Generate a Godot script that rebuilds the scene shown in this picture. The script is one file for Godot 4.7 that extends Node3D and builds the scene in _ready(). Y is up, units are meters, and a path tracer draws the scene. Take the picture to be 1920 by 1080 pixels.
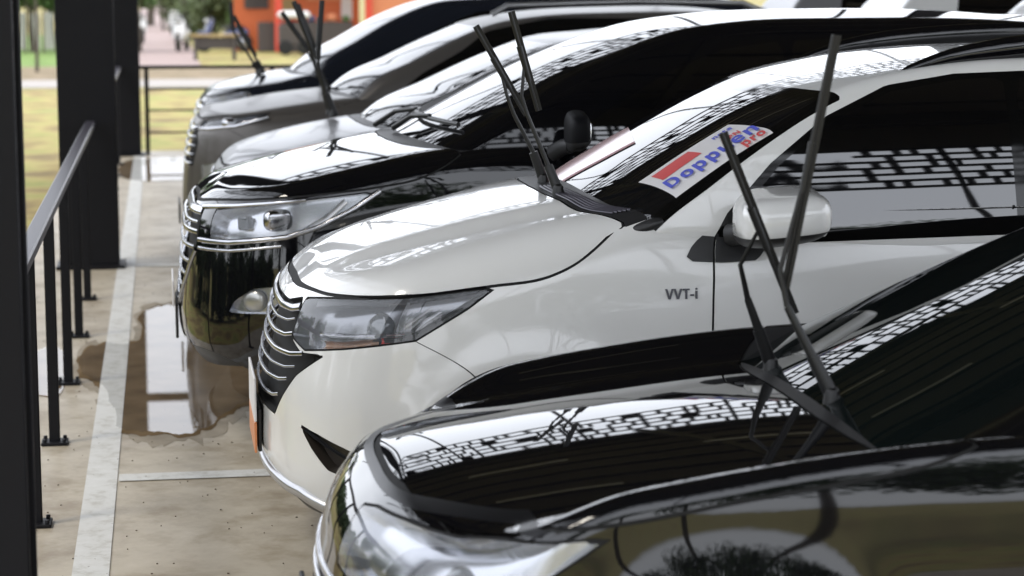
extends Node3D
# A covered car lot: cars parked in a row with raised wipers, steel columns and railings, a field behind.

const ROOF := 9.3
const LAT0 := 6.6
const LAT1 := 9.0
const NEAR_WIPERS := [
	[Vector3(1.183, 0.935, -0.290), [Vector3(1.114, 1.118, -0.270), Vector3(1.088, 1.207, -0.250)], Vector3(1.021, 1.540, -0.200), Vector3(1.227, 1.078, -0.250)],
	[Vector3(1.191, 0.945, 0.190), [Vector3(1.097, 1.158, 0.130), Vector3(1.082, 1.244, 0.120)], Vector3(1.198, 1.787, 0.130), Vector3(1.095, 1.197, 0.100)],
]
const WHITE_WIPERS := [
	[Vector3(0.986, 1.230, -0.050), [Vector3(0.952, 1.333, -0.050), Vector3(0.885, 1.462, -0.050), Vector3(0.861, 1.526, -0.050)], Vector3(0.750, 1.761, -0.050), Vector3(0.928, 1.457, -0.070)],
	[Vector3(0.975, 1.224, 0.290), [Vector3(0.946, 1.314, 0.270), Vector3(0.879, 1.481, 0.250), Vector3(0.861, 1.541, 0.250)], Vector3(0.822, 1.814, 0.250), Vector3(0.917, 1.490, 0.230)],
]
const SILVER_WIPERS := [
	[Vector3(0.709, 1.215, -0.100), [Vector3(0.675, 1.322, -0.100), Vector3(0.634, 1.465, -0.100)], Vector3(0.649, 1.821, -0.050), Vector3(0.622, 1.504, -0.050)],
	[Vector3(0.707, 1.215, -0.300), [Vector3(0.676, 1.341, -0.300), Vector3(0.628, 1.467, -0.300)], Vector3(0.511, 1.811, -0.250), Vector3(0.631, 1.503, -0.250)],
]
const BRONZE_WIPERS := [
	[Vector3(0.904, 1.258, 0.200), [Vector3(0.868, 1.356, 0.150)], Vector3(0.632, 1.727, 0.100), Vector3(0.799, 1.489, 0.100)],
	[Vector3(0.914, 1.273, -0.200), [Vector3(0.873, 1.367, -0.200)], Vector3(0.752, 1.778, -0.200), Vector3(0.861, 1.490, -0.200)],
]
const DARK_WIPERS := [
	[Vector3(0.508, 1.269, -0.100), [Vector3(0.474, 1.332, -0.100), Vector3(0.333, 1.557, -0.100)], Vector3(0.310, 1.775, -0.100), Vector3(0.325, 1.564, -0.100)],
	[Vector3(0.518, 1.281, 0.200), [Vector3(0.489, 1.354, 0.200)], Vector3(0.321, 1.678, 0.200), Vector3(0.474, 1.385, 0.200)],
]
const PUD := [[-0.44, -10.74], [-0.42, -11.3], [-0.32, -11.42], [-0.15, -11.51], [-0.14, -12.46], [-0.04, -12.72], [0.12, -12.82], [0.5, -12.4], [0.7, -11.0], [0.42, -9.82], [0.29, -9.59], [0.18, -9.24], [0.05, -9.02], [-0.1, -9.1], [-0.2, -9.16], [-0.25, -9.61], [-0.28, -10.07], [-0.36, -10.36]]

# ------------------------------------------------------------------ small tools
class Lut:                                    # smooth curve through points, tabulated
	var a := 0.0
	var k := 0.0
	var n := 0
	var v := PackedFloat32Array()
	func _init(pts: Array) -> void:
		n = 240
		a = pts[0][0]
		var b: float = pts[-1][0]
		k = n / (b - a)
		var m := pts.size()
		var tg := []
		for i in m:
			if i == 0: tg.append((pts[1][1] - pts[0][1]) / (pts[1][0] - pts[0][0]))
			elif i == m - 1: tg.append((pts[m - 1][1] - pts[m - 2][1]) / (pts[m - 1][0] - pts[m - 2][0]))
			else:
				var s0: float = (pts[i][1] - pts[i - 1][1]) / (pts[i][0] - pts[i - 1][0])
				var s1: float = (pts[i + 1][1] - pts[i][1]) / (pts[i + 1][0] - pts[i][0])
				var h0: float = pts[i][0] - pts[i - 1][0]
				var h1: float = pts[i + 1][0] - pts[i][0]
				tg.append((s0 * h1 + s1 * h0) / (h0 + h1))
		var j := 0
		for i in n + 1:
			var x := a + i / k
			while j < m - 2 and x > pts[j + 1][0]: j += 1
			var h: float = pts[j + 1][0] - pts[j][0]
			var t: float = clampf((x - pts[j][0]) / h, 0, 1)
			var t2 := t * t
			var t3 := t2 * t
			v.append((2 * t3 - 3 * t2 + 1) * pts[j][1] + (t3 - 2 * t2 + t) * h * tg[j] + (3 * t2 - 2 * t3) * pts[j + 1][1] + (t3 - t2) * h * tg[j + 1])
	func g(x: float) -> float:
		var f := (x - a) * k
		if f <= 0.0: return v[0]
		if f >= n: return v[n]
		var i := int(f)
		return lerpf(v[i], v[i + 1], f - i)

class Shell:                                  # triangles with normals and two surface coordinates
	var p := PackedVector3Array()
	var nn := PackedVector3Array()
	var a := PackedVector2Array()
	var t := PackedInt32Array()
	func grid(nu: int, nv: int) -> void:      # normals and triangles of a nu x nv grid already in p
		for i in nu:
			for j in nv:
				var du := p[mini(i + 1, nu - 1) * nv + j] - p[maxi(i - 1, 0) * nv + j]
				var dv := p[i * nv + mini(j + 1, nv - 1)] - p[i * nv + maxi(j - 1, 0)]
				nn.append(du.cross(dv).normalized())
		for i in nu - 1:
			for j in nv - 1:
				var q := i * nv + j
				if (i + j) % 2: t.append_array(PackedInt32Array([q, q + nv, q + 1, q + 1, q + nv, q + nv + 1]))
				else: t.append_array(PackedInt32Array([q, q + nv, q + nv + 1, q, q + nv + 1, q + 1]))
	func flip() -> Shell:
		for i in nn.size(): nn[i] = -nn[i]
		return self
	func push(d: float) -> Shell:             # a copy moved along its normals
		var s := Shell.new()
		s.nn = nn.duplicate(); s.a = a.duplicate(); s.t = t.duplicate(); s.p = p.duplicate()
		for i in s.p.size(): s.p[i] += nn[i] * d
		return s
	func mirrored() -> Shell:
		var s := Shell.new()
		s.nn = nn.duplicate(); s.a = a.duplicate(); s.t = t.duplicate(); s.p = p.duplicate()
		for i in s.p.size():
			s.p[i].z = -s.p[i].z
			s.nn[i].z = -s.nn[i].z
		return s
	func add(o: Shell) -> Shell:
		var b := p.size()
		p.append_array(o.p); nn.append_array(o.nn); a.append_array(o.a)
		for i in o.t: t.append(i + b)
		return self

func split(s: Shell, f: Callable) -> Array:   # [where f < 0, where f > 0]
	var val := PackedFloat32Array()
	val.resize(s.p.size())
	var neg := false
	var pos := false
	for i in s.p.size():
		val[i] = f.call(s.p[i], s.a[i])
		if val[i] <= 0.0: neg = true
		else: pos = true
	if not neg: return [Shell.new(), s]
	if not pos: return [s, Shell.new()]
	var out := [Shell.new(), Shell.new()]
	var mp := [PackedInt32Array(), PackedInt32Array()]
	for k in 2:
		mp[k].resize(s.p.size())
		mp[k].fill(-1)
	var cut := [{}, {}]
	var nsz := s.p.size()
	for q in range(0, s.t.size(), 3):
		var c := 0
		for e in 3:
			if val[s.t[q + e]] > 0.0: c += 1
		for k in 2:
			if (k == 0 and c == 3) or (k == 1 and c == 0): continue
			var o: Shell = out[k]
			var ring := PackedInt32Array()
			for e in 3:
				var i := s.t[q + e]
				var j := s.t[q + (e + 1) % 3]
				if (val[i] > 0.0) == (k == 1):
					if mp[k][i] < 0:
						mp[k][i] = o.p.size()
						o.p.append(s.p[i]); o.nn.append(s.nn[i]); o.a.append(s.a[i])
					ring.append(mp[k][i])
				if (val[i] > 0.0) != (val[j] > 0.0):
					var key := mini(i, j) * nsz + maxi(i, j)
					if not cut[k].has(key):
						var w := val[i] / (val[i] - val[j])
						cut[k][key] = o.p.size()
						o.p.append(s.p[i].lerp(s.p[j], w)); o.nn.append(s.nn[i].lerp(s.nn[j], w).normalized()); o.a.append(s.a[i].lerp(s.a[j], w))
					ring.append(cut[k][key])
			for e in range(1, ring.size() - 1):
				o.t.append_array(PackedInt32Array([ring[0], ring[e], ring[e + 1]]))
	return out

func psd(poly: PackedVector2Array, q: Vector2) -> float:     # signed distance to a polygon, negative inside
	var d := 1e9
	var inside := false
	var n := poly.size()
	var b := poly[n - 1]
	for i in n:
		var a := poly[i]
		var e := b - a
		var w := q - a
		d = minf(d, (w - e * clampf(w.dot(e) / e.length_squared(), 0, 1)).length_squared())
		if (a.y > q.y) != (b.y > q.y) and q.x < (b.x - a.x) * (q.y - a.y) / (b.y - a.y) + a.x: inside = not inside
		b = a
	return -sqrt(d) if inside else sqrt(d)

func mesh_of(s: Shell, uv := false) -> ArrayMesh:
	var t := PackedInt32Array()
	for q in range(0, s.t.size(), 3):
		var a := s.t[q]
		var b := s.t[q + 1]
		var c := s.t[q + 2]
		if (s.p[b] - s.p[a]).cross(s.p[c] - s.p[a]).dot(s.nn[a] + s.nn[b] + s.nn[c]) > 0:
			t.append_array(PackedInt32Array([a, c, b]))
		else: t.append_array(PackedInt32Array([a, b, c]))
	var arr := []
	arr.resize(Mesh.ARRAY_MAX)
	arr[Mesh.ARRAY_VERTEX] = s.p
	arr[Mesh.ARRAY_NORMAL] = s.nn
	if uv: arr[Mesh.ARRAY_TEX_UV] = s.a
	arr[Mesh.ARRAY_INDEX] = t
	var m := ArrayMesh.new()
	m.add_surface_from_arrays(Mesh.PRIMITIVE_TRIANGLES, arr)
	return m

# ------------------------------------------------------------------ nodes
var used := {}
func numbered(called: String) -> String:
	if not used.has(called):
		used[called] = 0
		return called
	used[called] += 1
	return "%s_%03d" % [called, used[called]]

func tag(o: Node, label: String, category: String, group := "", kind := "") -> Node:
	if label: o.set_meta("label", label)
	if category: o.set_meta("category", category)
	if group: o.set_meta("group", group)
	if kind: o.set_meta("kind", kind)
	return o

func thing(called: String, label: String, category: String, at := Vector3.ZERO, group := "") -> Node3D:
	var o := Node3D.new()
	o.name = numbered(called)
	add_child(o)
	o.position = at
	tag(o, label, category, group)
	return o

func put(called: String, m: Mesh, mat: Material, par: Node, at := Vector3.ZERO) -> MeshInstance3D:
	var o := MeshInstance3D.new()
	o.name = numbered(called) if par == self else called
	o.mesh = m
	o.material_override = mat
	par.add_child(o, true)
	o.position = at
	return o

func shell_part(called: String, s: Shell, mat: Material, par: Node) -> MeshInstance3D:
	if s.t.is_empty(): return null
	return put(called, mesh_of(s), mat, par)

# mesh builder: flat and smooth pieces collected in a Shell
func bx(s: Shell, c: Vector3, size: Vector3, basis := Basis(), bev := 0.0) -> Shell:   # box, chamfered
	var h := size / 2
	var b := minf(bev, minf(h.x, minf(h.y, h.z)) * 0.9)
	var faces := [[0, 1, 2], [1, 2, 0], [2, 0, 1]]
	for f in faces:
		for sg in [-1.0, 1.0]:
			var n := Vector3.ZERO
			n[f[0]] = sg
			var q := []
			for k in [[-1, -1], [1, -1], [1, 1], [-1, 1]]:
				var v := Vector3.ZERO
				v[f[0]] = sg * h[f[0]]
				v[f[1]] = k[0] * (h[f[1]] - b)
				v[f[2]] = k[1] * (h[f[2]] - b)
				q.append(c + basis * v)
			quad(s, q[0], q[1], q[2], q[3], basis * n)
	if b > 0:
		for ax in 3:
			var p1 := (ax + 1) % 3
			var p2 := (ax + 2) % 3
			for s1 in [-1.0, 1.0]:
				for s2 in [-1.0, 1.0]:
					var n := Vector3.ZERO
					n[p1] = s1; n[p2] = s2
					var vs := []
					for e in [-1.0, 1.0]:
						var va := Vector3.ZERO
						va[ax] = e * (h[ax] - b); va[p1] = s1 * h[p1]; va[p2] = s2 * (h[p2] - b)
						var vb := Vector3.ZERO
						vb[ax] = e * (h[ax] - b); vb[p1] = s1 * (h[p1] - b); vb[p2] = s2 * h[p2]
						vs.append(c + basis * va); vs.append(c + basis * vb)
					quad(s, vs[0], vs[1], vs[3], vs[2], (basis * n).normalized())
	return s

func quad(s: Shell, a: Vector3, b: Vector3, c: Vector3, d: Vector3, n: Vector3) -> void:
	var i := s.p.size()
	s.p.append_array(PackedVector3Array([a, b, c, d]))
	for k in 4: s.nn.append(n)
	s.a.append_array(PackedVector2Array([Vector2(0, 0), Vector2(1, 0), Vector2(1, 1), Vector2(0, 1)]))
	s.t.append_array(PackedInt32Array([i, i + 1, i + 2, i, i + 2, i + 3]))

func tube(s: Shell, pts: Array, r0: float, r1 := -1.0, sides := 10, flat := 1.0, caps := true) -> Shell:   # round bar along points
	if r1 < 0: r1 = r0
	var base := s.p.size()
	var n := pts.size()
	var up := Vector3.UP
	var prev := Vector3.ZERO
	for i in n:
		var d: Vector3 = (pts[mini(i + 1, n - 1)] - pts[maxi(i - 1, 0)]).normalized()
		var side := prev
		if prev == Vector3.ZERO: side = d.cross(up if absf(d.y) < 0.9 else Vector3.RIGHT).normalized()
		else: side = (prev - d * prev.dot(d)).normalized()
		prev = side
		var o := side.cross(d).normalized()
		var r := lerpf(r0, r1, float(i) / maxf(1, n - 1))
		for k in sides:
			var a := TAU * k / sides
			var v := side * cos(a) * flat + o * sin(a)
			s.p.append(pts[i] + v * r); s.nn.append((side * cos(a) + o * sin(a) * flat).normalized()); s.a.append(Vector2.ZERO)
	for i in n - 1:
		for k in sides:
			var q := base + i * sides + k
			var q2 := base + i * sides + (k + 1) % sides
			s.t.append_array(PackedInt32Array([q, q + sides, q2, q2, q + sides, q2 + sides]))
	if caps:
		for e in [0, n - 1]:
			var d: Vector3 = (pts[0] - pts[1]).normalized() if e == 0 else (pts[n - 1] - pts[n - 2]).normalized()
			var b := s.p.size()
			for k in sides:
				s.p.append(s.p[base + e * sides + k]); s.nn.append(d); s.a.append(Vector2.ZERO)
			for k in range(1, sides - 1): s.t.append_array(PackedInt32Array([b, b + k, b + k + 1]))
	return s

func rail(s: Shell, pts: Array, r: float) -> Shell:      # smooth bar that thins out at both ends
	var c := Curve3D.new()
	for i in pts.size():
		var d: Vector3 = (pts[mini(i + 1, pts.size() - 1)] - pts[maxi(i - 1, 0)]) / 6.0
		c.add_point(pts[i], -d, d)
	var L := c.get_baked_length()
	var base := s.p.size()
	var n := 40
	for i in n + 1:
		var p := c.sample_baked(L * i / n, true)
		var rr := r * (0.08 + 0.92 * sqrt(clampf(minf(i, n - i) / 8.0, 0, 1)))
		for k in 12:
			var b := TAU * k / 12
			s.p.append(p + Vector3(0, sin(b) * rr * 1.25, cos(b) * rr * 0.8))
			s.nn.append(Vector3(0, sin(b) * 0.8, cos(b) * 1.25).normalized()); s.a.append(Vector2.ZERO)
	for i in n:
		for k in 12:
			var q := base + i * 12 + k
			var q2 := base + i * 12 + (k + 1) % 12
			s.t.append_array(PackedInt32Array([q, q + 12, q2, q2, q + 12, q2 + 12]))
	return s

func lathe(s: Shell, prof: Array, sides: int, xf: Transform3D) -> Shell:     # prof: (r, h) about the local y axis
	var base := s.p.size()
	var m := prof.size()
	for i in m:
		var d: Vector2 = prof[mini(i + 1, m - 1)] - prof[maxi(i - 1, 0)]
		for k in sides + 1:
			var a := TAU * k / sides
			var rad := Vector3(cos(a), 0, sin(a))
			s.p.append(xf * (rad * prof[i].x + Vector3.UP * prof[i].y))
			s.nn.append((xf.basis * (rad * d.y - Vector3.UP * d.x)).normalized())
			s.a.append(Vector2(float(k) / sides, float(i) / m))
	for i in m - 1:
		for k in sides:
			var q := base + i * (sides + 1) + k
			s.t.append_array(PackedInt32Array([q, q + 1, q + sides + 1, q + 1, q + sides + 2, q + sides + 1]))
	return s

func blob(s: Shell, c: Vector3, r: Vector3, basis := Basis(), e := 1.0, nu := 24, nv := 14) -> Shell:   # superellipsoid
	var g := Shell.new()
	for i in nu + 1:
		var a := TAU * i / nu
		for j in nv + 1:
			var b := PI * (float(j) / nv - 0.5)
			var cx := signf(cos(a)) * pow(absf(cos(a)), e)
			var sx := signf(sin(a)) * pow(absf(sin(a)), e)
			var cy := pow(maxf(cos(b), 0.0), e)
			var sy := signf(sin(b)) * pow(absf(sin(b)), e)
			var nx := signf(cos(a)) * pow(absf(cos(a)), 2 - e)
			var nz := signf(sin(a)) * pow(absf(sin(a)), 2 - e)
			var ny := signf(sin(b)) * pow(absf(sin(b)), 2 - e)
			var cb := pow(maxf(cos(b), 0.0), 2 - e)
			g.p.append(c + basis * (Vector3(cx * cy, sy, sx * cy) * r))
			g.nn.append((basis * (Vector3(nx * cb, ny, nz * cb) / r)).normalized())
			g.a.append(Vector2(float(i) / nu, float(j) / nv))
	for i in nu:
		for j in nv:
			var q := i * (nv + 1) + j
			g.t.append_array(PackedInt32Array([q, q + nv + 1, q + 1, q + 1, q + nv + 1, q + nv + 2]))
	return s.add(g)

# ------------------------------------------------------------------ materials
func lin(r: float, g: float, b: float, a := 1.0) -> Color:
	var c := Color(r, g, b).linear_to_srgb()
	c.a = a
	return c

func mat(r: float, g: float, b: float, rough := 0.6, metal := 0.0, coat := 0.0) -> StandardMaterial3D:
	var m := StandardMaterial3D.new()
	m.albedo_color = lin(r, g, b)
	m.roughness = rough
	m.metallic = metal
	if coat > 0:
		m.clearcoat_enabled = true
		m.clearcoat = coat
		m.clearcoat_roughness = 0.02
	return m

func noise_tex(seed_: int, freq: float, ramp: Array, oct := 5, size := 512, gain := 0.5) -> NoiseTexture2D:
	var n := FastNoiseLite.new()
	n.seed = seed_
	n.frequency = freq
	n.fractal_gain = gain
	n.fractal_octaves = oct
	var t := NoiseTexture2D.new()
	t.noise = n
	t.width = size
	t.height = size
	t.seamless = true
	if ramp.size():
		var g := Gradient.new()
		g.offsets = PackedFloat32Array()
		g.colors = PackedColorArray()
		var off := PackedFloat32Array()
		var col := PackedColorArray()
		for e in ramp:
			off.append(e[0])
			col.append(lin(e[1], e[2], e[3]))
		g.offsets = off
		g.colors = col
		t.color_ramp = g
	return t

func tri(m: StandardMaterial3D, scale: float) -> StandardMaterial3D:
	m.uv1_triplanar = true
	m.uv1_world_triplanar = true
	m.uv1_scale = Vector3.ONE * scale
	return m

# ------------------------------------------------------------------ car shapes
class Car:                                    # curves of one car; x back from its nose, y up, z across (half)
	var plan := PackedVector2Array()          # outline seen from above, at even steps
	var ul := PackedFloat32Array()
	var front: Lut
	var side: Lut
	var rear: Lut
	var hc: Lut
	var crown: Lut
	var rad: Lut
	var low: Lut
	var length := 4.4
	var wid := 0.84
	var nosex := 0.45                         # how far behind the nose its profile gives way to the side's
	var flare := []                           # [x, y, radius, amount]
	var bump: Callable
	var tp := 0.5
	# greenhouse
	var gt: Lut
	var gw: Lut
	var gy: Lut
	var tum := 0.3
	var tum2 := 0.25
	var px := 0.12
	var flat := 0.0                           # how far the screen stays flat before it wraps round
	var gcr: Lut
	var grad := 0.07
	func outline(pts: Array) -> void:
		var c := Curve2D.new()
		for i in pts.size():
			var p := Vector2(pts[i][0], pts[i][1])
			var d := Vector2(pts[mini(i + 1, pts.size() - 1)][0] - pts[maxi(i - 1, 0)][0], pts[mini(i + 1, pts.size() - 1)][1] - pts[maxi(i - 1, 0)][1])
			if i == 0: d = Vector2(0, 1)
			if i == pts.size() - 1: d = Vector2(0, -1)
			d = d.normalized()
			var l0 := p.distance_to(Vector2(pts[maxi(i - 1, 0)][0], pts[maxi(i - 1, 0)][1])) / 3.0
			var l1 := p.distance_to(Vector2(pts[mini(i + 1, pts.size() - 1)][0], pts[mini(i + 1, pts.size() - 1)][1])) / 3.0
			c.add_point(p, -d * l0, d * l1)
		c.bake_interval = 0.005
		var L := c.get_baked_length()
		var n := int(L / 0.005)
		for i in n + 1: plan.append(c.sample_baked(L * i / n, true))
		ul.append(0.0)
		for i in n: ul.append(ul[i] + plan[i].distance_to(plan[i + 1]))
	func ulen() -> float: return ul[ul.size() - 1]
	func at(u: float) -> Vector2:
		var f := clampf(u / ulen(), 0, 1) * (plan.size() - 1)
		var i := mini(int(f), plan.size() - 2)
		return plan[i].lerp(plan[i + 1], f - i)
	func u_at_x(x: float) -> float:           # along the side, from the front
		for i in plan.size():
			if plan[i].x >= x: return ul[i]
		return ulen()
	func target(s: Vector2) -> Vector2:
		var lo := tp
		var hi := length - tp
		var x := s.x
		x = (x + lo + sqrt((x - lo) * (x - lo) + 0.03)) / 2
		x = (x + hi - sqrt((x - hi) * (x - hi) + 0.03)) / 2
		return Vector2(x, 0)
	func inset(s: Vector2, y: float) -> float:
		var wf := 1.0 - smoothstep(0.04, nosex, s.x)
		var wr := smoothstep(length - 0.5, length - 0.05, s.x)
		var r := side.g(y)
		if wf > 0: r = lerpf(r, front.g(y), wf)
		elif wr > 0: r = lerpf(r, rear.g(y), wr)
		for f in flare:
			var d: float = Vector2(s.x - f[0], y - f[1]).length() - f[2]
			if d < 0.25 and s.y > 0.5: r -= f[3] * (exp(-maxf(d, 0.0) * maxf(d, 0.0) / 0.006) if d > 0 else 1.0)
		return r
	func top(x: float, z: float) -> float:
		var w := absf(z) / wid
		var y := hc.g(x) - crown.g(x) * pow(w, 2.2)
		if bump.is_valid(): y += bump.call(x, absf(z))
		return y
	func surf(u: float, y: float) -> Vector3:
		var s := at(u)
		var d := (target(s) - s).normalized()
		var q := s + d * inset(s, y)
		return Vector3(q.x, y, q.y)
	func norm(u: float, y: float) -> Vector3:
		var e := 0.012
		var n := (surf(u + e, y) - surf(u - e, y)).cross(surf(u, y + e) - surf(u, y - e)).normalized()
		return n if n.dot(Vector3(at(u).x - length / 2, 0, at(u).y * 2)) > 0 else -n
	func body(us: Array, n1: int, n2: int, n3: int) -> Shell:
		var sh := Shell.new()
		for u in us:
			var s := at(u)
			var tg := target(s)
			var D := s.distance_to(tg)
			var d := (tg - s) / D
			var i0 := 0.02
			var yc := 0.0
			for k in 4:
				yc = top(s.x + d.x * i0, s.y + d.y * i0)
				i0 = inset(s, yc)
			var r := rad.g(s.x)
			var ya := yc - r
			var y0 := low.g(s.x)
			for j in n1:
				var y := lerpf(y0, ya, float(j) / n1)
				var q := s + d * inset(s, y)
				sh.p.append(Vector3(q.x, y, q.y)); sh.a.append(Vector2(u, y - ya))
			var A := Vector2(inset(s, ya), ya)
			var K := Vector2(i0, yc)
			var db := i0 + r * 1.3
			var B := Vector2(db, top(s.x + d.x * db, s.y + d.y * db))
			for j in n2:
				var w := float(j) / n2
				var c := A.lerp(K, w).lerp(K.lerp(B, w), w)
				var q := s + d * c.x
				sh.p.append(Vector3(q.x, c.y, q.y)); sh.a.append(Vector2(u, r * 1.6 * w))
			for j in n3 + 1:
				var w := float(j) / n3
				var dd := lerpf(db, D, w)
				var q := s + d * dd
				sh.p.append(Vector3(q.x, top(q.x, q.y), q.y)); sh.a.append(Vector2(u, r * 1.6 + dd - db))
		sh.grid(us.size(), n1 + n2 + n3 + 1)
		if sh.nn[(us.size() / 2) * (n1 + n2 + n3 + 1) + 2].z < 0: sh.flip()
		return sh
	func gtop(x: float, z: float) -> float:
		var w := absf(z) / 0.75
		return gt.g(x - lag(z) * (1.0 - smoothstep(1.6, 2.6, x) * 0.7)) - gcr.g(x) * w * w
	func lag(z: float) -> float:
		var w2 := z * z / 0.5625
		return px * (w2 * (1.0 - flat) + w2 * w2 * flat)
	func gside(x: float, y: float) -> float:
		var h := maxf(y - gy.g(x), 0.0)
		return gw.g(x) - tum * h - tum2 * h * h
	func house(xs: Array, n1: int, n2: int, n3: int) -> Shell:   # second coordinate: distance from the roof edge, + on the side
		var sh := Shell.new()
		for x in xs:
			var yb: float = gy.g(x) - 0.06
			var yk := yb + 0.2
			var zk := 0.7
			for k in 8:
				zk = gside(x, yk)
				yk = maxf(gtop(x, zk), yb + 0.012)
			var r := minf(grad, (yk - yb) * 0.45)
			var ya := yk - r
			var za := gside(x, ya)
			for j in n1:
				var y := lerpf(yb, ya, float(j) / n1)
				sh.p.append(Vector3(x, y, gside(x, y))); sh.a.append(Vector2(x, ya - y + r * 0.8))
			var zb := zk - r * 1.2
			var B := Vector2(zb, gtop(x, zb))
			for j in n2:
				var w := float(j) / n2
				var c := Vector2(za, ya).lerp(Vector2(zk, yk), w).lerp(Vector2(zk, yk).lerp(B, w), w)
				sh.p.append(Vector3(x, c.y, c.x)); sh.a.append(Vector2(x, r * (0.8 - 1.8 * w)))
			for j in n3 + 1:
				var z := lerpf(zb, 0, float(j) / n3)
				sh.p.append(Vector3(x, gtop(x, z), z)); sh.a.append(Vector2(x, -r - (zb - z)))
		sh.grid(xs.size(), n1 + n2 + n3 + 1)
		if sh.nn[(xs.size() / 2) * (n1 + n2 + n3 + 1) + 2].z < 0: sh.flip()
		return sh

func steps(parts: Array) -> Array:            # [[from, to, step], ...] -> increasing values
	var r := []
	for q in parts:
		var n := maxi(1, roundi((q[1] - q[0]) / q[2]))
		for i in n: r.append(lerpf(q[0], q[1], float(i) / n))
	r.append(parts[-1][1])
	return r

func V2(a: Array) -> PackedVector2Array:
	var r := PackedVector2Array()
	for q in a: r.append(Vector2(q[0], q[1]))
	return r

# cut a named panel out of a shell, leaving a dark seam; returns [panel, rest]
func panel(s: Shell, f: Callable, seam: Shell, g := 0.0025) -> Array:
	var a := split(s, func(p, q): return f.call(p, q) + g)
	var b := split(a[1], func(p, q): return f.call(p, q) - g)
	seam.add(b[0].push(-0.004))
	return [a[0], b[1]]

func both(called: String, s: Shell, m: Material, par: Node) -> void:       # a panel and its mirror image, two parts
	shell_part(called, s, m, par)
	shell_part(called, s.mirrored(), m, par)

func whole(called: String, s: Shell, m: Material, par: Node) -> MeshInstance3D:  # one part across the middle
	var t := Shell.new().add(s).add(s.mirrored())
	return shell_part(called, t, m, par)

# walls of an opening: the panel's outer edge carried inward
func skirt(s: Shell, depth: float) -> Shell:
	var seen := {}
	for q in range(0, s.t.size(), 3):
		for e in 3:
			var i := s.t[q + e]
			var j := s.t[q + (e + 1) % 3]
			var key := Vector2i(mini(i, j), maxi(i, j))
			if seen.has(key): seen[key] = null
			else: seen[key] = [i, j]
	var r := Shell.new()
	for key in seen:
		if seen[key] == null: continue
		var i: int = key.x
		var j: int = key.y
		if s.p[i].z < 0.004 and s.p[j].z < 0.004: continue
		var a := s.p[i]
		var b := s.p[j]
		var d := -(s.nn[i] + s.nn[j]).normalized() * depth
		var n := (b - a).cross(d).normalized()
		quad(r, a, b, b + d, a + d, n)
	return r

# a strip laid on the body along (u, y) points
func ribbon(c: Car, pts: Array, hw: float, lift: float, s := Shell.new(), mirror := false) -> Shell:
	var path := []
	var seg := 6
	for i in pts.size() - 1:
		for k in seg: path.append(Vector2(pts[i][0], pts[i][1]).lerp(Vector2(pts[i + 1][0], pts[i + 1][1]), float(k) / seg))
	path.append(Vector2(pts[-1][0], pts[-1][1]))
	var g := Shell.new()
	for i in path.size():
		var d: Vector2 = (path[mini(i + 1, path.size() - 1)] - path[maxi(i - 1, 0)]).normalized()
		var o := Vector2(-d.y, d.x)
		for e in [[-1.0, -0.004], [-0.9, lift], [-0.35, lift * 1.35], [0.35, lift * 1.35], [0.9, lift], [1.0, -0.004]]:
			var w: Vector2 = path[i] + o * hw * e[0]
			g.p.append(c.surf(w.x, w.y) + c.norm(w.x, w.y) * e[1]); g.a.append(Vector2.ZERO)
	g.grid(path.size(), 6)
	var mid := path.size() / 2
	if g.nn[mid * 6 + 2].dot(c.norm(path[mid].x, path[mid].y)) < 0: g.flip()
	s.add(g)
	if mirror: s.add(g.mirrored())
	return s

func wheel(par: Node, at: Vector3, r: float, w: float, out: float, tyre_m: Material, rim_m: Material, hub_m: Material) -> void:
	var xf := Transform3D(Basis(Vector3.RIGHT, PI / 2 * out), at)
	var prof := [Vector2(r * 0.62, -w / 2), Vector2(r * 0.9, -w / 2), Vector2(r * 0.985, -w / 2 + 0.02), Vector2(r, -w / 2 + 0.04), Vector2(r, w / 2 - 0.04), Vector2(r * 0.985, w / 2 - 0.02), Vector2(r * 0.9, w / 2), Vector2(r * 0.66, w / 2 - 0.01), Vector2(r * 0.63, w / 2 - 0.03)]
	var ty := put("wheel", mesh_of(lathe(Shell.new(), prof, 36, xf)), tyre_m, par)
	var rs := lathe(Shell.new(), [Vector2(r * 0.66, w / 2 - 0.012), Vector2(r * 0.6, w / 2 - 0.02), Vector2(r * 0.57, w / 2 - 0.07), Vector2(r * 0.5, -w / 2)], 36, xf)
	for k in 5:
		var a := TAU * k / 5 + 0.3
		for o in [-0.16, 0.16]:
			var d := Vector3(cos(a + o), 0, sin(a + o))
			var e := Vector3(cos(a + o * 0.7), 0, sin(a + o * 0.7))
			tube(rs, [xf * (d * r * 0.12 + Vector3(0, w / 2 - 0.03, 0)), xf * (e * r * 0.6 + Vector3(0, w / 2 - 0.02, 0))], 0.02, 0.016, 8)
	lathe(rs, [Vector2(0.0, w / 2 - 0.012), Vector2(r * 0.13, w / 2 - 0.015), Vector2(r * 0.17, w / 2 - 0.04)], 20, xf)
	put("rim", mesh_of(rs), rim_m, ty)
	put("brake_disc", mesh_of(lathe(Shell.new(), [Vector2(0.0, w / 2 - 0.09), Vector2(r * 0.45, w / 2 - 0.09), Vector2(r * 0.45, w / 2 - 0.11)], 28, xf)), hub_m, ty)

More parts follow.
